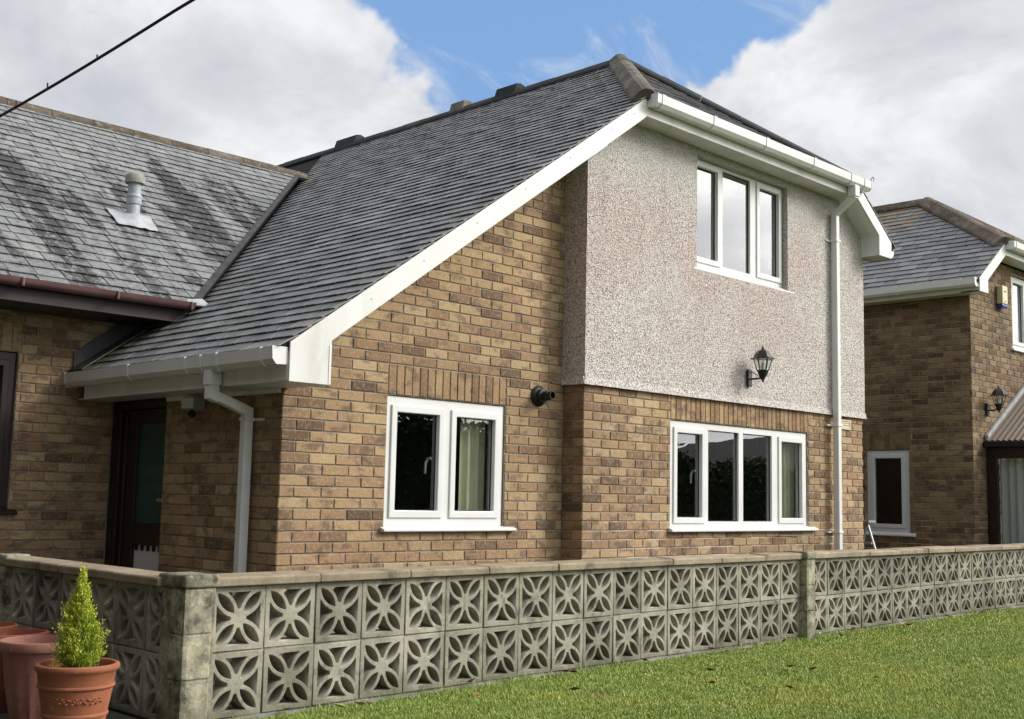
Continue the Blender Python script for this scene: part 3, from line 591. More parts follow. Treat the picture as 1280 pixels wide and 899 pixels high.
# polygon of left slope in (u=-y, v)
VALx0, VALy0, VALx1, VALy1 = .43, 1.90, 3.78, 5.36
inside = (-1.0, 2.0)
hip_l = line_through((.475, (HX-.02)/CT), (-apexY, RV), inside)
val_l = line_through((-VALy0, VALx0/CT), (-VALy1, VALx1/CT), (0, 2))
clipA = [(1,0,.475), hip_l, (-1,0,2.44)]; clipB = [(1,0,.475), hip_l, val_l]
deck = MB()
q = clip_poly([(.46,EV+.02),(-9,EV+.02),(-9,RV),(.46,RV)], [hip_l, (1,0,.45)])
deck.prism(q, -.05, -.001, ROOFL)
ROOFR = frame((XR,0,O_L.z), (0,1,0), (-CT,0,ST), (ST,0,CT))
hip_r = line_through((-.475, (HX-.02)/CT), (apexY, RV), (4, 2)); RE = (XR-7.75)/CT
q2 = clip_poly([(-.46,RE+.02),(9,RE+.02),(9,RV),(-.46,RV)], [hip_r]); deck.prism(q2, -.05, -.001, ROOFR)
A_ = Vector((HX-.02,-.475,O_L.z+SL*(HX-.02))); B_ = Vector((RX,apexY,rz_top)); ang = math.atan2(B_.z-A_.z, B_.y-A_.y)
HIP = frame((0,A_.y,A_.z), (1,0,0), (0,math.cos(ang),math.sin(ang)), (0,-math.sin(ang),math.cos(ang))); HL = (B_-Vector((RX,A_.y,A_.z))).length
deck.prism([(A_.x,0),(XR-A_.x,0),(RX,HL)], -.05, -.002, HIP)
roof = deck.build('roof', 'felt', house)
slates = []; hooks = MB()
vb = VALx0/CT
nA = math.ceil((vb-EV)/.124); vb = EV+nA*.124
lay_slates(slates, roof, ROOFL, -9, .475, EV, RV, lambda v: clipA if v < vb else clipB, .205, 0, .124, .0, hooks, 3)
lay_slates(slates, roof, HIP, A_.x, XR-A_.x, -.03, HL, [line_through((A_.x,0),(RX,HL),(RX,.1)), line_through((XR-A_.x,0),(RX,HL),(RX,.1))], .205, 0, .13, .0, None, 4)
lay_slates(slates, roof, ROOFR, -.475, 9, RE, RV, [hip_r], .205, 0, .13, .0, None, 5)
emit(slates, 'slate', 'slate', 'slating', 300, rest_parent=roof)
tag(hooks.build('slate_hooks', 'hook_steel', roof, weld=False), None, kind='stuff')
def ridge_tiles(parent, a, b_, m, n, w=.14, h=.085, name='ridge_tile', lift=.02, skipf=None, drop=.5):
    a, b_ = Vector(a), Vector(b_); t = (b_-a).normalized(); side = t.cross(Vector((0,0,1))).normalized(); up = side.cross(t)
    L = (b_-a).length/n
    for i in range(n):
        hh = h*(1 if not skipf else skipf(i)); M = frame(a+t*(i*L)+up*lift, side, up, -t)
        jz = random.uniform(-.004,.004)
        pf = [(-w,-w*drop-.0),(-w*.93,-w*drop+.03),(-.045,hh*.45+jz),(0,hh*.55+jz),(.045,hh*.45+jz),(w*.93,-w*drop+.03),(w,-w*drop),(w*.7,-w*drop-.02),(-w*.7,-w*drop-.02)]
        MB().prism(pf, -L+.004, 0, M).build(name, m, parent, bevel=.004)
rt = rz_top
ridge_tiles(roof, (RX,apexY+.05,rt+.005), (RX,8.95,rt+.005), 'ridge_dark', 17, .15, .05, lift=.012, drop=.62)
for y0, y1, m in ((2.86,3.20,'ridge_dark'),(3.76,4.0,'ridge_concrete'),(5.9,6.35,'ridge_dark')):
    MB().prism([(-.12,-.06),(-.07,.085),(0,.10),(.07,.085),(.12,-.06)], 0, y1-y0, frame((RX,y1,rt+.02), (1,0,0), (0,0,1), (0,-1,0))).build('vent_tile', m, roof, bevel=.008)
hv = Vector((RX,apexY,rt))-A_
ridge_tiles(roof, A_+Vector((0,0,.01)), Vector((RX,apexY,rt))+Vector((0,0,.012))+hv.normalized()*.10, 'ridge_concrete', 6, .135, .09, 'hip_tile', .015, drop=.45)
A2 = Vector((XR-A_.x, A_.y, A_.z)); hv2 = Vector((RX,apexY,rt))-A2
ridge_tiles(roof, A2+Vector((0,0,.01)), Vector((RX,apexY,rt))+Vector((0,0,.012)), 'ridge_dark', 6, .13, .06, 'hip_tile', .02, drop=.45)
# lead abutment against the adjoining wall
MB().prism([(-2.44,EV+.01),(-2.20,EV+.01),(-2.24,.62),(-2.44,.62)], .022, .030, ROOFL).prism([(-.33,roofz(-.33)+.02),(.55,roofz(.55)+.02),(.55,roofz(.55)+.21),(-.33,roofz(-.33)+.17)], -2.438, -2.428, frame((0,0,0),(1,0,0),(0,0,1),(0,-1,0))).build('lead_flashing', 'lead', roof, weld=False)

# ------------------------------------------------------------------ ADJOINING BUNGALOW (left)
bung = thing('bungalow', 'tan brick bungalow with brown gutter and mottled grey slate roof, joined to the two-storey house', 'house', (-1.5, 3.0, -1.70))
LW = frame((0,2.45,0), (1,0,0), (0,0,1), (0,-1,0)); LWIN = (-1.97, -.76, -.855, .385)
lwall = MB().plate(-5.5, .4, -1.75, .80, [LWIN], -.25, -.007, LW).build('front_wall', 'mortar', bung)
bricks = []
lay_bricks(bricks, lwall, LW, -3.6, .03, -23, 10, False, [LWIN], None, [(-1.97,-.745,.385,.61)], phase=.06)
emit(bricks, 'brick', 'brick', 'brickwork', 300, hide=lambda P: P.z < -1.2)
MB().box(-5.5,-5.3,2.45,8.2,-1.75,.8).build('end_wall', 'brick', bung); MB().box(-5.5,-.01,8.0,8.2,-1.75,.8).build('rear_wall', 'brick', bung)
MB().box(-5.3,0,4.2,4.3,-1.7,.8).build('inner_wall', 'interior', bung)
window(bung, LW, -1.965, -.765, -.80, .38, [(-1.86,-1.42,-.70,.27,1), (-1.27,-.865,-.70,.27,1)], 'dark_wood', 'glass', -.03, sill=(-2.03,-.70,-.852,-.80))
LWT = math.atan(.70); LC, LS = math.cos(LWT), math.sin(LWT)
LO = Vector((0,1.90,.847)); ROOFW = frame(LO, (1,0,0), (0,LC,LS), (0,-LS,LC)); RY = 5.32; RWV = (RY-1.90)/LC
wv = line_through((VALx0+.0,0), (VALx1,(VALy1-1.90)/LC), (-2,1))
dk = MB(); dk.prism(clip_poly([(-5.7,-.02),(4,-.02),(4,RWV),(-5.7,RWV)], [wv]), -.05, -.001, ROOFW)
dk.prism([(-5.7,-.02),(4.2,-.02),(4.2,RWV),(-5.7,RWV)], -.05, -.001, frame((0,2*RY-1.90,.847), (-1,0,0), (0,-LC,LS), (0,LS,LC)) @ Matrix.Scale(-1,4,(1,0,0)))
lroof = dk.build('roof', 'felt', bung)
sl_ = []
wv2 = line_through((VALx0-.035,0), (VALx1-.035,(VALy1-1.90)/LC), (-2,1))
lay_slates(sl_, lroof, ROOFW, -3.2, 4, -.035, RWV, [wv2], .215, .25, .1445, .0, None, 8, .0045)
emit(sl_, 'slate', 'old_slate', 'slating', 300, rest_parent=lroof)
rzL = .847+.70*(RY-1.90)
ridge_tiles(lroof, (-3.6,RY,rzL+.01), (VALx1+.02,RY,rzL+.01), 'ridge_brown', 16, .092, .065, lift=.0, drop=.62)
# valley strip along the junction
va, vb_ = Vector((VALx0,VALy0,.847)), Vector((VALx1,VALy1,.847+.70*(VALy1-1.90)))
nW = Vector((0,-LS,LC)); nL = Vector((-ST,0,CT)); t_ = (vb_-va).normalized(); inW = nW.cross(t_).normalized(); inW = inW if inW.x < 0 else -inW; inL = nL.cross(t_).normalized(); inL = inL if inL.y < 0 else -inL
vm = MB(); p0, p1 = va-t_*.03, vb_+t_*.0
vm.add([p0+nW*.024+inW*.06, p1+nW*.024+inW*.05, p1+nW*.030, p0+nW*.030, p0+nL*.028+inL*.012, p1+nL*.028+inL*.012], [(0,1,2,3),(3,2,5,4)])
vm.build('valley_lining', 'dark_lead', lroof)
MB().prism([(VALx0-.18,-.04),(VALx0+.05,-.02),(VALx0+.02,.10),(VALx0-.14,.05)], .022, .032, ROOFW @ Matrix.Translation((.05,-.02,0))).build('lead_flashing', 'bright_lead', lroof)
MB().box(-5.6, .36, 1.92, 1.942, .695, .815).build('fascia', 'brown_board', bung, bevel=.002); MB().box(-5.6, .36, 1.942, 2.445, .70, .712).build('soffit', 'brown_board', bung)
GB = frame((0,1.918,.755), (1,0,0), (0,0,1), (0,-1,0))
RND = [(0,.05)]+[(.055-.055*math.cos(a*math.pi/8), .05-.055*math.sin(a*math.pi/8)) for a in range(0,9)]+[(.112,.055),(.104,.055)]+[(.055+.049*math.cos(a*math.pi/8), .05-.049*math.sin(a*math.pi/8)) for a in range(0,9)]
RND = [(x, y+.045) for x, y in RND]
lg = MB(); k = len(RND)
lg.add([(u, b_, a) for u in (-5.6,.37) for a, b_ in RND], [(q_, (q_+1)%k, (q_+1)%k+k, q_+k) for q_ in range(k)]+[tuple(range(k))[::-1], tuple(range(k,2*k))], GB)
lgo = lg.build('gutter', 'brown_gutter', bung, smooth=True)
for s in (-1.78,-1.03,-.30,.33): MB().box(s-.012,s+.012,.035,.105,-.002,.122,GB).build('bracket', 'brown_gutter', lgo, bevel=.01)

# roof vent pipe
vb3 = Vector((.49,3.20,.847+.70*(3.20-1.90)))
vp = thing('roof_vent_pipe', 'grey capped vent pipe rising through a pale lead apron on the mottled roof', 'vent pipe', vb3)
MB().lathe([(.058,-.08),(.058,.16),(.056,.17)], vb3, 20).build('pipe', 'grey_plastic', vp, smooth=True)
MB().lathe([(.066,.15),(.068,.155),(.066,.205),(.070,.21),(.070,.232),(.064,.24),(.058,.242),(.058,.36)], vb3, 20).build('sleeve', 'grey_plastic', vp, smooth=True)
MB().lathe([(.07,.345),(.088,.345),(.088,.405),(.075,.425),(.03,.436),(.002,.437)], vb3, 20, cap=False).build('cap', 'weathered_cap', vp, smooth=True)
um = (vb3.y-1.90)/LC
ap = MB(); pts = []; NU, NV = 8, 6
for j in range(NV+1):
    for i in range(NU+1):
        u = .27+.40*i/NU+(-.02+.05*j/NV if i == NU else 0); v_ = um-.20+.34*j/NV; r = math.hypot(u-.49, (v_-um))
        pts.append((u, v_, .024+.06*math.exp(-(r/.085)**2)+.012*random.random()))
ap.add(pts, [(j*(NU+1)+i, j*(NU+1)+i+1, (j+1)*(NU+1)+i+1, (j+1)*(NU+1)+i) for j in range(NV) for i in range(NU)], ROOFW); ap.build('apron', 'bright_lead', vp, smooth='all')

# ------------------------------------------------------------------ NEIGHBOUR HOUSE (right)
nh = thing('house', 'brown brick house beyond the gap, with hipped grey slate roof and one side window', 'house', (12.0, 1.0, -1.70))
NX = 10.22; NSIDE = frame((NX,0,0), (0,-1,0), (0,0,1), (-1,0,0)); NFRONT = frame((0,-.225,0), (1,0,0), (0,0,1), (0,-1,0))
NW = (-1.245,-.635,-1.01,.09); NUW = (11.56,13.1,1.50,2.52)
bricks = []
ns = MB().plate(-8.8, .217, -1.75, 2.16, [NW], -.25, -.007, NSIDE).build('side_wall', 'mortar', nh)
lay_bricks(bricks, ns, NSIDE, -3.4, .2225, -23, 28, True, [NW], None, [(-1.27,-.61,.09,.315)])
MB().box(NX,NX+.2,3.4,8.8,-1.75,2.16).build('rear_side_wall', 'brick_darkened', nh)
NXR = 24.86; nz = lambda x: 2.215+SL*(x-9.97)
nclip = [(-SL,1,2.215-SL*9.97-.12), (0,1,2.62)]
nf = MB().plate(NX+.008, 14.62, -1.75, 2.60, [NUW], -.25, -.007, NFRONT, clip=[(-SL,1,2.215-SL*9.97-.08), (SL,1,2.215+SL*(NXR-9.97)-.08)]).build('front_wall', 'mortar', nh)
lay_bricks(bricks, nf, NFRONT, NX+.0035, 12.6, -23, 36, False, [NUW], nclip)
# side and front share one brick, darkened partly for the side wall's shade
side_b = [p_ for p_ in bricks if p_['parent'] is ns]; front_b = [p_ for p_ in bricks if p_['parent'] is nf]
emit(side_b, 'brick', 'brick_darkened', 'brickwork', 150, hide=lambda P: P.z < -1.1 or P.y > 1.25); emit(front_b, 'brick', 'brick_darkened', 'brickwork', 150, hide=lambda P: P.z < -1.1)
MB().box(14.42,14.62,-.22,8.8,-1.75,2.1).build('far_side_wall', 'brick_darkened', nh)
MB().prism([(NX,-1.75),(14.62,-1.75),(14.62,2.2),(12.43,3.8),(NX,2.2)], 0, .2, Matrix(((1,0,0,0),(0,0,1,8.6),(0,1,0,0),(0,0,0,1)))).build('rear_wall', 'brick_darkened', nh)
MB().box(11.3,11.4,.3,2.6,-1.7,.7).build('inner_wall', 'interior', nh); MB().box(10.44,14.4,2.6,2.7,-1.7,2.1).build('inner_wall', 'interior', nh); MB().box(10.44,14.4,.0,8.5,.7,.8).build('upper_floor', 'interior', nh)
window(nh, NSIDE, -1.24, -.64, -.985, .085, [(-1.13,-.75,-.885,-.02,1)], 'upvc_grey', 'glass_plain', -.02, sill=(-1.27,-.55,-1.04,-.985))
window(nh, NFRONT, 11.565, 13.095, 1.53, 2.515, [(11.65,12.0,1.62,2.43,1), (12.1,12.56,1.59,2.47,0), (12.66,13.0,1.62,2.43,1)], 'upvc', 'glass', -.03, sill=(11.50,13.16,1.475,1.53))
NRX = 12.43; nHX = 10.80; nHZ = nz(nHX); NFR = FR
nb1 = MB().prism([(9.97,2.05),(10.225,2.05),(10.225,nz(10.225)-.17),(nHX,nHZ-.16),(nHX,nHZ+.002),(9.97,nz(9.97))], 0, .018, FR).build('barge_board', 'upvc_board', nh, bevel=.003)
MB().prism([(nHX,nHZ-.16),(NXR-nHX,nHZ-.16),(NXR-nHX,nHZ),(nHX,nHZ)], 0, .0165, FR).build('fascia', 'upvc_board', nh)
MB().box(nHX-.02,NXR-nHX+.02,-E+.001,-.23,nHZ-.158,nHZ-.147).prism([(10.22,nz(10.22)-.16),(nHX,nHZ-.158),(nHX,nHZ-.147),(10.22,nz(10.22)-.148)], -.225, -.001, FR).box(9.972,10.222,-E+.001,-.22,2.052,2.064).build('soffit', 'upvc_board', nh, weld=False)
MB().box(9.972,9.99,-E+.0005,8.8,2.052,2.18).box(9.99,10.218,-E+.01,8.8,2.056,2.066).build('fascia', 'upvc_board', nh)
gutter(nh, frame((9.971,0,2.105), (0,-1,0), (0,0,1), (-1,0,0)), -8.8, .445, brackets=(-2.4,-1.5,-.6,.25))
gutter(nh, frame((0,-E-.018,nHZ-.085), (1,0,0), (0,0,1), (0,-1,0)), nHX+.01, NXR-nHX, brackets=(10.9,11.7,12.5))
NOL = Vector((9.97,0,2.225)); NRL = frame(NOL, (0,-1,0), (CT,0,ST), (-ST,0,CT)); nRV = (NRX-9.97)/CT; nHV = (nHX-.02-9.97)/CT; nEV = -.075/CT
nhip = line_through((.475,nHV), (-1.36,nRV), (-2,1)); nrt = NOL.z+ST*nRV
nd = MB(); nd.prism(clip_poly([(.46,nEV+.02),(-9,nEV+.02),(-9,nRV),(.46,nRV)], [nhip]), -.05, -.001, NRL)
nd.prism(clip_poly([(-.46,nEV+.02),(9,nEV+.02),(9,nRV),(-.46,nRV)], [line_through((-.475,nHV),(1.36,nRV),(2,1))]), -.05, -.001, frame((NXR-9.97,0,2.225), (0,1,0), (-CT,0,ST), (ST,0,CT)))
nA = Vector((nHX-.02,-.475,NOL.z+SL*(nHX-.02-9.97))); nB = Vector((NRX,1.36,nrt)); nang = math.atan2(nB.z-nA.z, nB.y-nA.y)
NHIP = frame((0,nA.y,nA.z), (1,0,0), (0,math.cos(nang),math.sin(nang)), (0,-math.sin(nang),math.cos(nang))); NHL = (nB-Vector((NRX,nA.y,nA.z))).length
nd.prism([(nA.x,0),(NXR-nA.x,0),(NRX,NHL)], -.05, -.002, NHIP); nroof = nd.build('roof', 'felt', nh)
sl_ = []; lay_slates(sl_, nroof, NRL, -5.5, .475, nEV, nRV, [nhip], .22, .22, .145, 0, None, 12, .0045)
lay_slates(sl_, nroof, NHIP, nA.x, NXR-nA.x, -.03, NHL, [line_through((nA.x,0),(NRX,NHL),(NRX,.1)), line_through((NXR-nA.x,0),(NRX,NHL),(NRX,.1))], .22, .1, .145, 0, None, 13)
emit(sl_, 'slate', 'grey_slate', 'slating', 300, rest_parent=nroof)
ridge_tiles(nroof, (NRX,1.42,nrt+.01), (NRX,8.9,nrt+.01), 'ridge_brown', 15, .15, .09, lift=.01, drop=.55)
ridge_tiles(nroof, nA+Vector((0,0,.01)), nB+Vector((0,0,.015)), 'ridge_brown', 6, .16, .10, 'hip_tile', .02, drop=.45)
ridge_tiles(nroof, Vector((NXR-nA.x,nA.y,nA.z+.01)), nB+Vector((0,0,.015)), 'ridge_brown', 6, .16, .10, 'hip_tile', .02, drop=.45)

# porch of the neighbour
po = thing('porch', 'dark brown framed lean-to porch with ribbed roof and white edge flashing', 'porch', (11.6,-.7,-1.70))
py0, py1, px0, px1 = -1.14, -.232, 10.60, 12.75
PS = frame((px0,0,0), (0,-1,0), (0,0,1), (-1,0,0))
MB().plate(-py1, -py0, -1.70, .13, [(-py1+.13,-py0-.10,-1.2,-.02)], -.07, 0, PS).build('side_frame', 'dark_wood', po, bevel=.004)
MB().plate(-py1+.12, -py0-.09, -1.21, -.01, [], -.04, -.034, PS).build('glass_pane', 'glass_plain', po)
MB().plate(px0, px1, -1.70, .13, [(px0+.1,px0+1.0,-1.2,0),(px0+1.1,px1-.1,-1.2,0)], -.07, 0, frame((0,py0,0),(1,0,0),(0,0,1),(0,-1,0))).build('front_frame', 'dark_wood', po, bevel=.004)
MB().box(px0-.10, px0+.02, py0-.05, py1, .12, .20).build('gutter', 'black_plastic', po, bevel=.012)
rs_ = .58; rib = MB(); ur = Vector((1,0,rs_)).normalized(); RP = frame((px0-.06,0,.20), (0,-1,0), tuple(ur), tuple(Vector((-rs_,0,1)).normalized()))
prof = []
nr = 26; 
for i in range(nr+1):
    u = -py1+(i/nr)*(py1-py0+.04); prof += [(u, .0+(.018 if i % 2 else 0))]
LR = (px1-px0)/ur.x
rib.add([(u,0,n) for u,n in prof]+[(u,LR,n) for u,n in prof]+[(u,0,n-.02) for u,n in prof]+[(u,LR,n-.02) for u,n in prof], [(i,i+1,nr+2+i,nr+1+i) for i in range(nr)]+[(2*(nr+1)+i+1,2*(nr+1)+i,3*(nr+1)+i,3*(nr+1)+i+1) for i in range(nr)], RP)
rib.build('roof_sheet', 'polycarbonate', po, weld=False)
MB().prism([(px0-.03,.21),(px1,.21+rs_*(px1-px0+.03)),(px1,.30+rs_*(px1-px0+.03)),(px0-.03,.285)], .008, .05, NFRONT).build('edge_flashing', 'bright_lead', po, bevel=.004)
def curtain(name, label, x0, x1, y, z0, z1, amp=.025, waves=5, m='curtain', M=None, group=None):
    n = 40; vs = []
    for i in range(n+1):
        t = i/n; yy = y+amp*math.sin(t*waves*2*math.pi)+.008*math.sin(t*17)
        vs += [(x0+(x1-x0)*t, yy, z0), (x0+(x1-x0)*t, yy, z1)]
    mb = MB().add(vs+[(a, b_+.004, c) for a, b_, c in vs], [(2*i,2*i+2,2*i+3,2*i+1) for i in range(n)]+[(2*(n+1)+2*i+1,2*(n+1)+2*i+3,2*(n+1)+2*i+2,2*(n+1)+2*i) for i in range(n)], M)
    return tag(mb.build(name, m, smooth='all', weld=False), label, 'curtain', group)
curtain('curtain', 'cream curtain drawn to the side inside the two-light ground floor window', 1.77, 2.03, .165, -.86, .06, .016, 2.5)
curtain('curtain', 'cream curtain at the end pane of the four-light ground floor window', 5.97, 6.235, -.07, -.86, .06, .016, 3)
curtain('curtain', 'grey net curtain hanging inside the neighbour porch', -.95, -.35, .13, -1.45, -.02, .02, 6, 'net_curtain', Matrix(((0,1,0,px0),(1,0,0,0),(0,0,1,0),(0,0,0,1))))

# ------------------------------------------------------------------ SCREEN BLOCK GARDEN WALL
gw = thing('garden_wall', 'low wall of pierced concrete screen blocks with tan coping and piers', 'garden wall', GO+Vector((0,0,-.32)))
def screen_block_mesh():
    a, bq, L, wd = .1465, .121, .205, .043; R = (L*L/4+wd*wd)/(2*wd); half = lambda s_, w_, l0, l1: math.sqrt(max(0, ((( (l1-l0)/2)**2+w_*w_)/(2*w_))**2-(s_-(l0+l1)/2)**2))-((((l1-l0)/2)**2+w_*w_)/(2*w_)-w_)
    loops = [[(-a,-a),(a,-a),(a,a),(-a,a)]]
    c45 = math.sqrt(.5); side = []
    s_ = .0
    while s_ < L:
        w_ = half(s_, wd, 0, L); x = -s_*c45+w_*c45; y = s_*c45+w_*c45
        if x < -.006 and y < bq: side.append((x, y))
        s_ += .006
    side = side[::1]; xe = side[-1][0]-.002
    top = [(xe, bq)]+side[::-1]; top = top+[(-x, y) for x, y in top[::-1]]
    for k in range(4):
        ca, sa = math.cos(k*math.pi/2), math.sin(k*math.pi/2); loops.append([(x*ca-y*sa, x*sa+y*ca) for x, y in top])
    l0, l1 = .036, .168; hole = []
    for i in range(13): s2 = l0+(l1-l0)*i/12; hole.append((s2, half(s2, .0235, l0, l1)))
    pet = [(s2, w_) for s2, w_ in hole]+[(s2, -w_) for s2, w_ in hole[-2:0:-1]]
    for k in range(4):
        an = math.pi/4+k*math.pi/2; ca, sa = math.cos(an), math.sin(an); loops.append([(x*ca-y*sa, x*sa+y*ca) for x, y in pet])
    cu = bpy.data.curves.new('screen_block', 'CURVE'); cu.dimensions = '2D'; cu.fill_mode = 'BOTH'; cu.extrude = .049; cu.bevel_depth = .003; cu.bevel_resolution = 1; cu.offset = -.003
    for lp in loops:
        sp = cu.splines.new('POLY'); sp.points.add(len(lp)-1); sp.use_cyclic_u = True
        for p_, q_ in zip(sp.points, lp): p_.co = (*q_, 0, 1)
    o = bpy.data.objects.new('tmp', cu); COL.objects.link(o); dg = bpy.context.evaluated_depsgraph_get(); me = bpy.data.meshes.new_from_object(o.evaluated_get(dg)); bpy.data.objects.remove(o); bpy.data.curves.remove(cu)
    me.name = 'screen_block'; me.materials.clear(); me.materials.append(MATS['screen_block']); return me
SB = screen_block_mesh()
def place_blocks(M, s0, n):
    for i in range(n):
        for r in (0, 1):
            q = M @ Matrix.Translation((s0+.15+.3*i+random.uniform(-.0015,.0015), -.15+.3*r, -.052+random.uniform(-.003,.003))) @ Matrix.Rotation(random.uniform(-.004,.004), 4, 'Z') @ Matrix.Rotation(random.choice((0,1,2,3))*math.pi/2, 4, 'Z')
            link('screen_block', SB, gw, q)
place_blocks(GM, 0, 18); place_blocks(GM, 5.546, 27)
RM = frame((-1.722,0,GO.z), (0,-1,0), (0,0,1), (-1,0,0))
place_blocks(RM, .0, 6)
jm = MB()   # mortar between the blocks, set back
def joints(M, s0, n):
    L = .3*n; jm.box(s0, s0+L, -.305, -.290, -.08, -.012, M)
    jm.box(s0, s0+L, -.006, .006, -.08, -.010, M); jm.box(s0, s0+L, .290, .302, -.08, -.006, M)
    for i in range(n+1): jm.box(s0+.3*i-.005, s0+.3*i+.005, -.3, .3, -.081, -.011, M)
joints(GM, 0, 18); joints(GM, 5.546, 27); joints(RM, 0, 6); jm.build('mortar_joints', 'screen_block', gw, weld=False)
def cope(M, s0, s1, first=.61, step=.605):
    e = s0; k = 0
    while e < s1-.02:
        f = min(e+(first if k == 0 else step), s1); dz = random.uniform(-.004,.004); dn = random.uniform(-.006,.006)
        MB().prism([(-.125,.304),(.034+dn,.302),(.036+dn,.338+dz),(.028+dn,.345+dz),(-.12,.352+dz)], e+.003, f-.003, M @ Matrix(((0,0,1,0),(0,1,0,0),(1,0,0,0),(0,0,0,1)))).build('coping_stone', 'coping', gw, bevel=.005)
        e = f; k += 1
cope(GM, -.01, 5.42); cope(GM, 5.55, 13.6, .4, .605); cope(RM, -.05, 1.66, .67, .60)
def pier(M, s0, s1, n0, n1, cap, m='pier_concrete'):
    pr2 = [(s0+.012,n0),(s1-.012,n0),(s1,n0+.012),(s1,n1-.05),(s1-.012,n1-.012),(s1-.025,n1),(s0+.025,n1),(s0+.004,n1-.006),(s0,n1-.03),(s0,n1-.11),(s0+.006,n1-.116),(s0+.006,n0+.01)]
    R_ = Matrix(((1,0,0,0),(0,0,1,0),(0,1,0,0),(0,0,0,1)))
    for i in range(3): MB().prism(pr2, -.325+.2*i if i == 0 else -.3+.2*i+.003, -.3+.2*(i+1)-.004, M @ R_ @ Matrix.Translation((random.uniform(-.002,.002), random.uniform(-.002,.002), 0))).build('pier_block', m, gw, bevel=.006)
    MB().prism([(s0+.004,n0+.01),(s1-.004,n0+.01),(s1-.004,n1-.006),(s0+.004,n1-.006)], -.31, .30, M @ R_).build('pier_core', 'pier_concrete', gw)
    if cap: MB().prism([(s0-.008,n0-.02),(s1+.008,n0-.02),(s1+.008,n1+.006),(s0-.008,n1+.006)], .302, .362, M @ R_).build('pier_cap', m, gw, bevel=.014, seg=3)
pier(GM, -.180, -.016, -.14, .066, True); pier(GM, 5.398, 5.540, -.13, .066, True)
MB().box(5.33, 5.50, .364, .374, -.16, .02, GM @ Matrix.Rotation(.02, 4, 'Z')).build('cap_slab', 'pier_concrete', gw)
pier(RM, -.20, -.055, -.10, .02, True)
fo = MB(); k = 60; u_ = np.linspace(-.05, 13.6, k); r1 = rng.uniform(.012,.05,k); r2 = rng.uniform(-.300,-.282,k)
fo.add([(u, -.36, n) for u, n in zip(u_, r1+.02)]+[(u, z_, n) for u, z_, n in zip(u_, r2-.012, r1)]+[(u, -.300, -.09) for u in u_], [(i,i+1,k+i+1,k+i) for i in range(k-1)]+[(k+i,k+i+1,2*k+i+1,2*k+i) for i in range(k-1)], GM); fo.build('footing', 'footing', gw)

# ------------------------------------------------------------------ small things on the walls
def lantern(x, y, z, label):
    t = thing('wall_lantern', label, 'lamp', (x,y,z), 'black wall lanterns')
    M = Matrix.Translation((x,y,z))
    MB().prism([(-.028,-.085),(.028,-.085),(.036,-.07),(.036,.07),(.022,.085),(-.022,.085),(-.036,.07),(-.036,-.07)], 0, .026, M @ frame((0,0,0),(1,0,0),(0,0,1),(0,-1,0))).build('back_plate', 'black_iron', t, bevel=.006)
    MB().tube([M @ Vector(p_) for p_ in ((0,-.02,-.01),(0,-.09,-.012),(0,-.165,-.005))], .010, 8).build('arm', 'black_iron', t, smooth=True)
    MB().tube([M @ Vector(p_) for p_ in ((0,-.024,.055),(0,-.07,.045),(0,-.11,.015),(0,-.15,-.002))], .004, 6).build('stay', 'black_iron', t, smooth=True)
    c = (x,y-.165,z)
    MB().lathe([(.002,-.05),(.008,-.042),(.010,-.03),(.020,-.022),(.022,-.005),(.040,.02),(.052,.055),(.058,.062),(.054,.066)], c, 6).build('cup', 'black_iron', t)
    MB().lathe([(.053,.064),(.086,.175)], c, 6, cap=False).build('glass_pane', 'glass_clear', t)
    for i in range(6):
        a = math.pi/3*i; MB().tube([(c[0]+.054*math.cos(a),c[1]+.054*math.sin(a),z+.064),(c[0]+.088*math.cos(a),c[1]+.088*math.sin(a),z+.178)], .0045, 5).build('rib', 'black_iron', t)
    MB().lathe([(.005,.178),(.084,.174),(.116,.172),(.116,.180),(.086,.192),(.078,.222),(.055,.250),(.022,.264),(.012,.266),(.014,.276),(.006,.282),(.008,.292),(.001,.306)], c, 6, cap=False).build('lamp_roof', 'black_iron', t)
    MB().lathe([(.002,.07),(.018,.075),(.020,.11),(.012,.14),(.002,.145)], c, 10, cap=False).build('bulb', 'net_curtain', t, smooth=True)
lantern(5.135, -.25, .545, 'black six-sided lantern on the pebbledash above the four-light window')
lantern(10.645, -.228, .615, 'black six-sided lantern on the brown brick wall above the porch')
fl = thing('boiler_flue', 'black round boiler flue sticking out of the brick wall beside the bay', 'flue', (2.465,0,.18)); FM = frame((2.465,-.001,.18), (1,0,0), (0,0,1), (0,-1,0))
MB().lathe([(.005,.003),(.082,.003),(.085,.010),(.080,.016)], (0,0,0), 26, FM, cap=False).build('sealant', 'net_curtain', fl) if False else None
MB().lathe([(.002,.0),(.082,.0),(.086,.012),(.078,.024),(.056,.034),(.056,.07),(.046,.072),(.036,.074)], (0,0,0), 28, FM, cap=False).build('flange', 'black_plastic', fl, smooth=True)
MB().lathe([(.034,.03),(.034,.10),(.039,.102),(.039,.128),(.034,.130),(.034,.165),(.027,.165),(.027,.05)], (0,0,0), 24, FM, cap=False).build('pipe', 'black_plastic', fl, smooth=True)
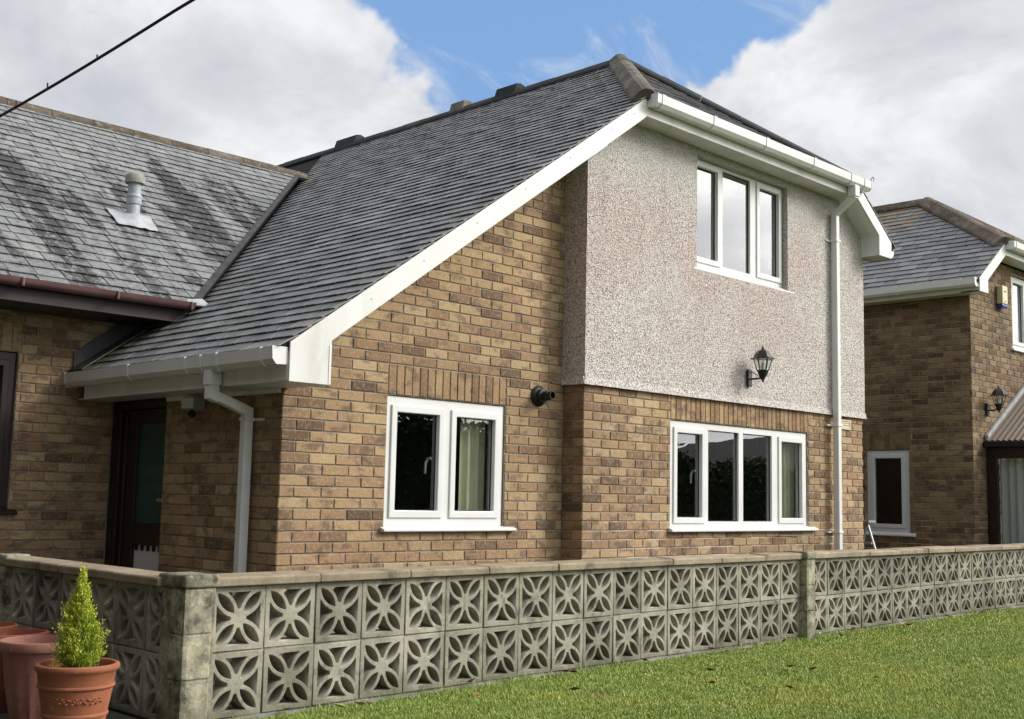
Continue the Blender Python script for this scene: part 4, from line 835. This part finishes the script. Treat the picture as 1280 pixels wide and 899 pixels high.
MB().plate(-.108,.108,-.052,.052,[],0,.006, frame((7.015,-.2265,.207),(1,0,0),(0,0,1),(0,-1,0))).plate(-.108,.108,-.052,.052,[(-.09,.09,-.038,.038)],.005,.014, frame((7.015,-.2265,.207),(1,0,0),(0,0,1),(0,-1,0))).box(-.09,.09,-.036,-.028,.005,.012,frame((7.015,-.2265,.207),(1,0,0),(0,0,1),(0,-1,0))).box(-.09,.09,-.006,.004,.005,.012,frame((7.015,-.2265,.207),(1,0,0),(0,0,1),(0,-1,0))).box(-.09,.09,.018,.027,.005,.012,frame((7.015,-.2265,.207),(1,0,0),(0,0,1),(0,-1,0))).build('air_vent', 'cream_vent', weld=False)
tag(bpy.data.objects['air_vent'], 'cream air vent in the brickwork beside the tall white downpipe', 'vent')
al = thing('alarm_box', 'cream burglar alarm box with blue base on the brown brick gable', 'alarm box', (11.12,-.228,2.0)); AM = frame((11.13,-.228,2.15), (1,0,0), (0,0,1), (0,-1,0))
MB().prism([(-.085,-.10),(.085,-.10),(.085,.145),(-.085,.145)], 0, .085, AM).build('case', 'cream_plastic', al, bevel=.012)
MB().prism([(-.082,-.15),(.082,-.15),(.084,-.101),(-.084,-.101)], 0, .083, AM).build('lens', 'blue_plastic', al, bevel=.016)
MB().box(-.04,.04,.06,.075,.085,.0865,AM).box(-.03,.05,-.07,-.062,.085,.0865,AM).build('vent_slot', 'black_plastic', al)
sc_ = thing('security_light', 'grey security light with sensor under the white soffit by the door', 'lamp', (-.05,1.05,-.03)); SM = frame((0,1.05,-.02), (0,-1,0), (0,0,1), (-1,0,0))
MB().box(-.09,.09,-.045,.05,.004,.10,SM).build('lamp_head', 'weathered_cap', sc_, bevel=.012); MB().box(-.08,.08,-.035,.04,.099,.104,SM).build('glass_pane', 'net_curtain', sc_)
MB().lathe([(.002,-.10),(.02,-.096),(.028,-.08),(.025,-.06),(.01,-.045)], SM @ Vector((-.02,0,.05)), 12, cap=False).build('sensor', 'black_plastic', sc_, smooth=True)
hk = MB().tube([(7.02,-.54,2.73),(7.035,-.545,2.80),(7.055,-.55,2.86),(7.085,-.552,2.885),(7.11,-.552,2.875),(7.112,-.552,2.85),(7.095,-.552,2.845)], .005, 6).build('cable_hook', 'black_iron', smooth=True); tag(hk, 'thin curled wire hook at the end of the front gutter', 'hook')
# ladder between the houses
ld = thing('step_ladder', 'small aluminium step ladder in the gap between the houses', 'ladder', (8.0,.1,-1.69))
for yy in (-.02,.34):
    MB().tube([(7.98,yy-.20,-1.69),(8.0,yy+.08,-.83)], .015, 6).build('rail', 'aluminium', ld); MB().tube([(8.10,yy+.32,-1.69),(8.03,yy+.09,-.83)], .012, 6).build('rear_leg', 'aluminium', ld)
MB().box(7.93,8.09,.0,.50,-.84,-.815).build('platform', 'aluminium', ld)
for i in range(3):
    t = .22+.25*i; MB().box(7.95,8.02,-.22+.28*t,.14+.28*t+.03,-1.69+.86*t-.012,-1.69+.86*t+.012).build('step', 'aluminium', ld)

# overhead cable
dl = CP+ray(-160,228)*8.9; dr_ = CP+ray(240,0)*7.0; dirw = (dr_-dl); end = dl+dirw*3.2
pts = []
for i in range(41):
    t = i/40; p_ = dl.lerp(end, t); pts.append(p_+Vector((0,0,-.05*math.sin(math.pi*min(1,t/.3125)) if t < .3125 else 0)))
oc = MB().tube(pts, .0095, 8)
for px_ in (.045,.075,.10,.16,.19,.235): 
    p_ = dl.lerp(end, px_); oc.tube([p_-Vector((0,0,.04)), p_+Vector((.0,.004,-.005))], .006, 5)
tag(oc.build('overhead_cable', 'cable', smooth=True), 'dark overhead cable slanting above the mottled slate roof', 'cable')
pe = end
tag(MB().lathe([(.13,-1.75-pe.z),(.10,.35),(.09,.36)], pe+Vector((.1,-.1,0)), 12).build('utility_pole', 'pole_wood'), 'wooden utility pole carrying the overhead cable', 'pole')

# ------------------------------------------------------------------ pots and conifer
def pot(name, label, x, y, prof, m, z0=-1.695, soil=None, flutes=0, seg=48):
    t = thing(name, label, 'plant pot', (x,y,z0), 'terracotta pots by the screen wall'); mb = MB().lathe(prof, (x,y,z0), seg, cap=False)
    if flutes:
        vs = []
        for (a, b_, c) in mb.v:
            an = math.atan2(b_-y, a-x); r = math.hypot(a-x, b_-y); h = c-z0
            k = (.012*abs(math.sin(an*flutes/2)) if h < .27 else 0); vs.append((x+(r-k)*math.cos(an), y+(r-k)*math.sin(an), c))
        mb.v = vs
    mb.build('pot_body', m, t, smooth=True)
    if soil: MB().lathe([(.001,soil[1]+.015),(soil[0]*.5,soil[1]+.012),(soil[0],soil[1])], (x,y,z0), 32, cap=False).build('soil', 'soil', t, smooth=True)
    return t
P1 = [(.06,.0),(.105,.0),(.112,.01),(.134,.15),(.139,.152),(.142,.158),(.140,.165),(.137,.168),(.155,.262),(.160,.264),(.164,.270),(.163,.276),(.158,.279),(.165,.325),(.170,.330),(.178,.337),(.180,.346),(.177,.355),(.168,.360),(.158,.358),(.154,.348),(.146,.30)]
P2 = [(.08,.0),(.115,.0),(.122,.02),(.150,.16),(.160,.29),(.165,.315),(.182,.32),(.185,.327),(.185,.352),(.181,.360),(.168,.362),(.164,.352),(.155,.28),(.12,.10)]
P1 = [(r*.93, h) for r, h in P1]; PX1, PY1 = -2.225, -1.885
pot('plant_pot', 'orange terracotta pot with two ridges, holding the small golden conifer', PX1, PY1, P1, 'terracotta', -1.712, (.150,.325))
m_ = MB()
pot('plant_pot', 'empty pinkish fluted terracotta pot standing behind the conifer pot', -2.085, -1.225, P2, 'terracotta_pale', -1.694, (.13,.12), 14)
pot('plant_pot', 'empty red terracotta pot between the pinkish fluted pot and the rearmost pot', -2.085, -.86, P2, 'terracotta_red', -1.694, (.13,.12), 12)
pot('plant_pot', 'rearmost of the terracotta pots lined up along the screen wall', -2.085, -.50, P2, 'terracotta', -1.694, (.13,.12), 12)
# worn garland relief on the front pot
gr_ = MB()
for i in range(26):
    a = -2.6+ i*.055; zr = -1.712+.222+.010*math.sin(i*1.9); r = .1385; gr_.lathe([(.001,-.005),(.006,0),(.001,.005)], (PX1+r*math.cos(a), PY1+r*math.sin(a), zr), 6, cap=False)
gr_.build('relief', 'terracotta', [o for o in bpy.data.objects if o.name == 'plant_pot'][0], weld=False)
cf = thing('conifer', 'small golden-green conifer growing in the orange ridged pot', 'conifer', (PX1,PY1,-1.38))
MB().tube([(PX1,PY1,-1.40),(PX1+.005,PY1,-1.2),(PX1,PY1,-1.0)], [.012,.008,.003], 6).build('trunk', 'bark', cf)
cv = MB(); rr = random.Random(5); H = .375
RB_ = [(0,.088),(.08,.106),(.22,.106),(.38,.094),(.52,.074),(.65,.052),(.77,.030),(.87,.016),(.94,.008),(1,.003)]
RB_ = [(a, r*.86) for a, r in RB_]
def rad(t):
    for (a, r0), (b_, r1_) in zip(RB_, RB_[1:]):
        if t <= b_: return r0+(r1_-r0)*(t-a)/(b_-a)
    return .004
sprays = []
for i in range(900):
    t = rr.random()**1.25; a = rr.uniform(0, 2*math.pi); lump = 1+.20*math.sin(a*3+t*11)+.16*math.sin(a*7-t*19); R_ = rad(t)*lump*rr.uniform(.55,1.06)
    sprays.append((t, a, R_, rad(t)))
for t, a, R_, rm in sprays:
    c0 = Vector((PX1+R_*.45*math.cos(a), PY1+R_*.45*math.sin(a), -1.385+H*t*.97)); tip = Vector((PX1+R_*math.cos(a), PY1+R_*math.sin(a), -1.385+H*t+.022+.02*rr.random()))
    d_ = tip-c0; s_ = d_.cross(Vector((0,0,1))).normalized(); inner = R_/max(rm,.001)
    for j in range(26):
        f = rr.uniform(.25,1.05); p_ = c0+d_*f+Vector((rr.gauss(0,.005),rr.gauss(0,.005),rr.gauss(0,.006))); dd = (d_.normalized()*.5+Vector((rr.gauss(0,.45),rr.gauss(0,.45),rr.gauss(.7,.4)))).normalized(); l = rr.uniform(.006,.012); wv_ = dd.cross(Vector((rr.gauss(0,1),rr.gauss(0,1),rr.gauss(0,1)))).normalized()*rr.uniform(.0012,.0022)
        tt = min(1,max(0,.20+.50*(inner-.55)*f+.30*t+rr.gauss(0,.12))); cv.add([p_-wv_, p_+wv_, p_+dd*l*.6+wv_*1.1, p_+dd*l], [(0,1,2,3)], None, tt)
tag(cv.build('crown', 'conifer', cf), None, kind='stuff')

# ------------------------------------------------------------------ lawn grass
def grass_blades(n_try):
    # spread over the part of the lawn in front of the screen wall, thinning out with distance
    x = rng.uniform(-1.75, 13.0, n_try); y = rng.uniform(-5.6, -1.0, n_try)
    sx_ = (x-GO.x)*GD.x+(y-GO.y)*GD.y; nn = (x-GO.x)*GN.x+(y-GO.y)*GN.y
    dist = np.hypot(x-CP.x, y-CP.y); keep = (nn > .012) & (dist > 3.2) & ~((sx_ > -.22) & (sx_ < .02) & (nn < .09)) & ~((sx_ > 5.38) & (sx_ < 5.56) & (nn < .08)) & (x > -1.60)
    keep &= rng.random(n_try) < np.clip((6.0/dist)**1.6, .12, 1)
    # stay near the view cone
    dx, dy = x-CP.x, y-CP.y; fwd = dx*math.sin(YAW)+dy*math.cos(YAW); rt_ = dx*math.cos(YAW)-dy*math.sin(YAW); keep &= (np.abs(rt_) < fwd*.55+.4)
    x, y, nn, dist = x[keep], y[keep], nn[keep], dist[keep]; n = len(x)
    patchy = .5+.5*np.sin(x*2.1+1.3*np.sin(y*1.7))*np.sin(y*2.6+1.1*np.sin(x*1.3)); tuft = .5+.5*np.sin(x*17+3*np.sin(y*9))*np.sin(y*19+2*np.sin(x*11))
    h = rng.uniform(.006, .017, n)*(.75+.6*patchy)*(.7+.6*tuft)*(1+.5*rng.random(n)**4)*(1+3.2*np.exp(-np.clip(nn,0,1)/.045)*rng.random(n)**2); a = rng.uniform(0, 2*np.pi, n); lean = rng.uniform(.1, .95, n)*h
    w_ = rng.uniform(.0012, .0028, n)*np.clip(dist/5.5, 1, 2.2)
    bx, by = np.cos(a), np.sin(a); px_, py_ = -by, bx; z0 = np.full(n, -1.702)
    v = np.empty((n, 3, 3), np.float32)
    v[:,0] = np.stack([x-px_*w_, y-py_*w_, z0], 1); v[:,1] = np.stack([x+px_*w_, y+py_*w_, z0], 1); v[:,2] = np.stack([x+bx*lean, y+by*lean, z0+h], 1)
    me = bpy.data.meshes.new('grass'); me.vertices.add(n*3); me.vertices.foreach_set('co', v.ravel()); me.loops.add(n*3); me.loops.foreach_set('vertex_index', np.arange(n*3, dtype=np.int32)); me.polygons.add(n); me.polygons.foreach_set('loop_start', np.arange(0, n*3, 3, dtype=np.int32)); me.polygons.foreach_set('loop_total', np.full(n, 3, dtype=np.int32))
    t = np.clip(rng.normal(.48, .2, n)+(rng.random(n) < .07)*.4, 0, 1).astype(np.float32); at = me.attributes.new('tint', 'FLOAT', 'FACE'); at.data.foreach_set('value', t); me.update(); me.validate(); me.materials.append(MATS['grass'])
    return tag(link('grass', me), 'short mown lawn grass in front of the screen wall', 'grass', kind='stuff')
grass_blades(2500000)
lf = MB(); rr = random.Random(3)
for i in range(46):
    s_ = rr.uniform(.2, 9.5); n_ = rr.uniform(.05, .25) if i < 24 else rr.uniform(.2, 1.6); c = GM @ Vector((s_, -.30, n_)); a = rr.uniform(0, 6.28); l = rr.uniform(.018,.045); wq = l*.45; z_ = -1.672+rr.uniform(0,.012)
    ca, sa = math.cos(a), math.sin(a); P_ = lambda u, v, w: (c.x+u*ca-v*sa, c.y+u*sa+v*ca, z_+w)
    lf.add([P_(-l,0,.0), P_(-.2*l,-wq,.012), P_(l,0,.004+rr.random()*.02), P_(-.2*l,wq,.014), P_(0,0,-.002)], [(0,1,4),(1,2,4),(2,3,4),(3,0,4)], None, rr.random())
tag(lf.build('fallen_leaves', 'dry_leaf'), 'dry fallen leaves scattered along the foot of the screen wall', 'leaves', kind='stuff')

# ------------------------------------------------------------------ across the green, seen in the window panes
hg = MB(); rr = random.Random(9)
HA, HB = Vector((11.5,-24.5,-1.7)), Vector((37,-11.5,-1.7)); hd = (HB-HA).normalized(); hn = Vector((-hd.y,hd.x,0)); HLn = (HB-HA).length
for i in range(26000):
    s_ = rr.uniform(0, HLn); hh = 3.75+.3*math.sin(s_*.55)+.25*math.sin(s_*1.7)-1.15*max(0,min(1,(s_-10)/5)); v_ = rr.random()**.6*hh; n_ = rr.gauss(0,.5); c = HA+hd*s_+hn*n_+Vector((0,0,v_)); l = rr.uniform(.05,.13)
    a = Vector((rr.gauss(0,1),rr.gauss(0,1),rr.gauss(0,1))).normalized(); b2 = a.orthogonal().normalized()
    hg.add([c-a*l, c+b2*l*.5, c+a*l, c-b2*l*.5], [(0,1,2,3)], None, min(1,max(0,rr.gauss(.4,.25)+(.5 if 9 < s_ < 12 and v_ < 1.2 else 0))))
for i in range(60):
    s_ = HLn*i/60; hh = (3.75+.3*math.sin(s_*.55)+.25*math.sin(s_*1.7)-1.15*max(0,min(1,(s_-10)/5)))*.90; p_ = HA+hd*(s_-.1); q_ = HA+hd*(s_+HLn/60+.1); o_ = hn*.35
    hg.add([p_-o_, q_-o_, q_+o_, p_+o_, p_-o_*.6+Vector((0,0,hh)), q_-o_*.6+Vector((0,0,hh)), q_+o_*.6+Vector((0,0,hh)), p_+o_*.6+Vector((0,0,hh))], [(0,1,5,4),(1,2,6,5),(2,3,7,6),(3,0,4,7),(4,5,6,7)], None, .05)
tag(hg.build('hedge', 'hedge_leaf'), 'dark hedge across the green, mirrored in the window panes', 'hedge', kind='stuff')
th = MB(); rr = random.Random(21)  # unseen evergreen hedge, added to cut skylight on the left-facing walls
for i in range(34000):
    y_ = rr.uniform(-9, 9); hh = 7.4+.6*math.sin(y_*.9)+.4*math.sin(y_*2.3); v_ = rr.random()**.8*hh; n_ = rr.gauss(0,.55)*(1-.35*v_/hh); c = Vector((-7.6+n_, y_, -1.7+v_)); l = rr.uniform(.08,.2)
    a = Vector((rr.gauss(0,1),rr.gauss(0,1),rr.gauss(0,1))).normalized(); b2 = a.orthogonal().normalized()
    th.add([c-a*l, c+b2*l*.55, c+a*l, c-b2*l*.55], [(0,1,2,3)], None, min(1,max(0,rr.gauss(.35,.25))))
tag(th.build('hedge', 'hedge_leaf'), 'unseen tall evergreen hedge added beside the path to shade the left-facing walls', 'hedge', kind='stuff')
fb = thing('bungalow', 'distant slate-roofed bungalow behind the hedge, mirrored in the window panes', 'house', (44,-20,-1.7))
FBM = Matrix.Translation((44,-21,-1.7)) @ Matrix.Rotation(math.radians(118), 4, 'Z')
MB().box(-15,11,-3.4,3.4,0,2.4,FBM).build('wall', 'brick', fb)
MB().prism([(-4,2.3),(4,2.3),(0,4.35)], -15.4, 11.4, FBM @ Matrix(((0,0,1,0),(1,0,0,0),(0,1,0,0),(0,0,0,1)))).build('roof', 'felt', fb)

# ------------------------------------------------------------------ lift everything so the lawn lies at z = 0
for o in bpy.data.objects:
    if o.parent is None and o.type in ('MESH', 'EMPTY'): o.matrix_local = Matrix.Translation((0,0,LIFT)) @ WORLD[o]
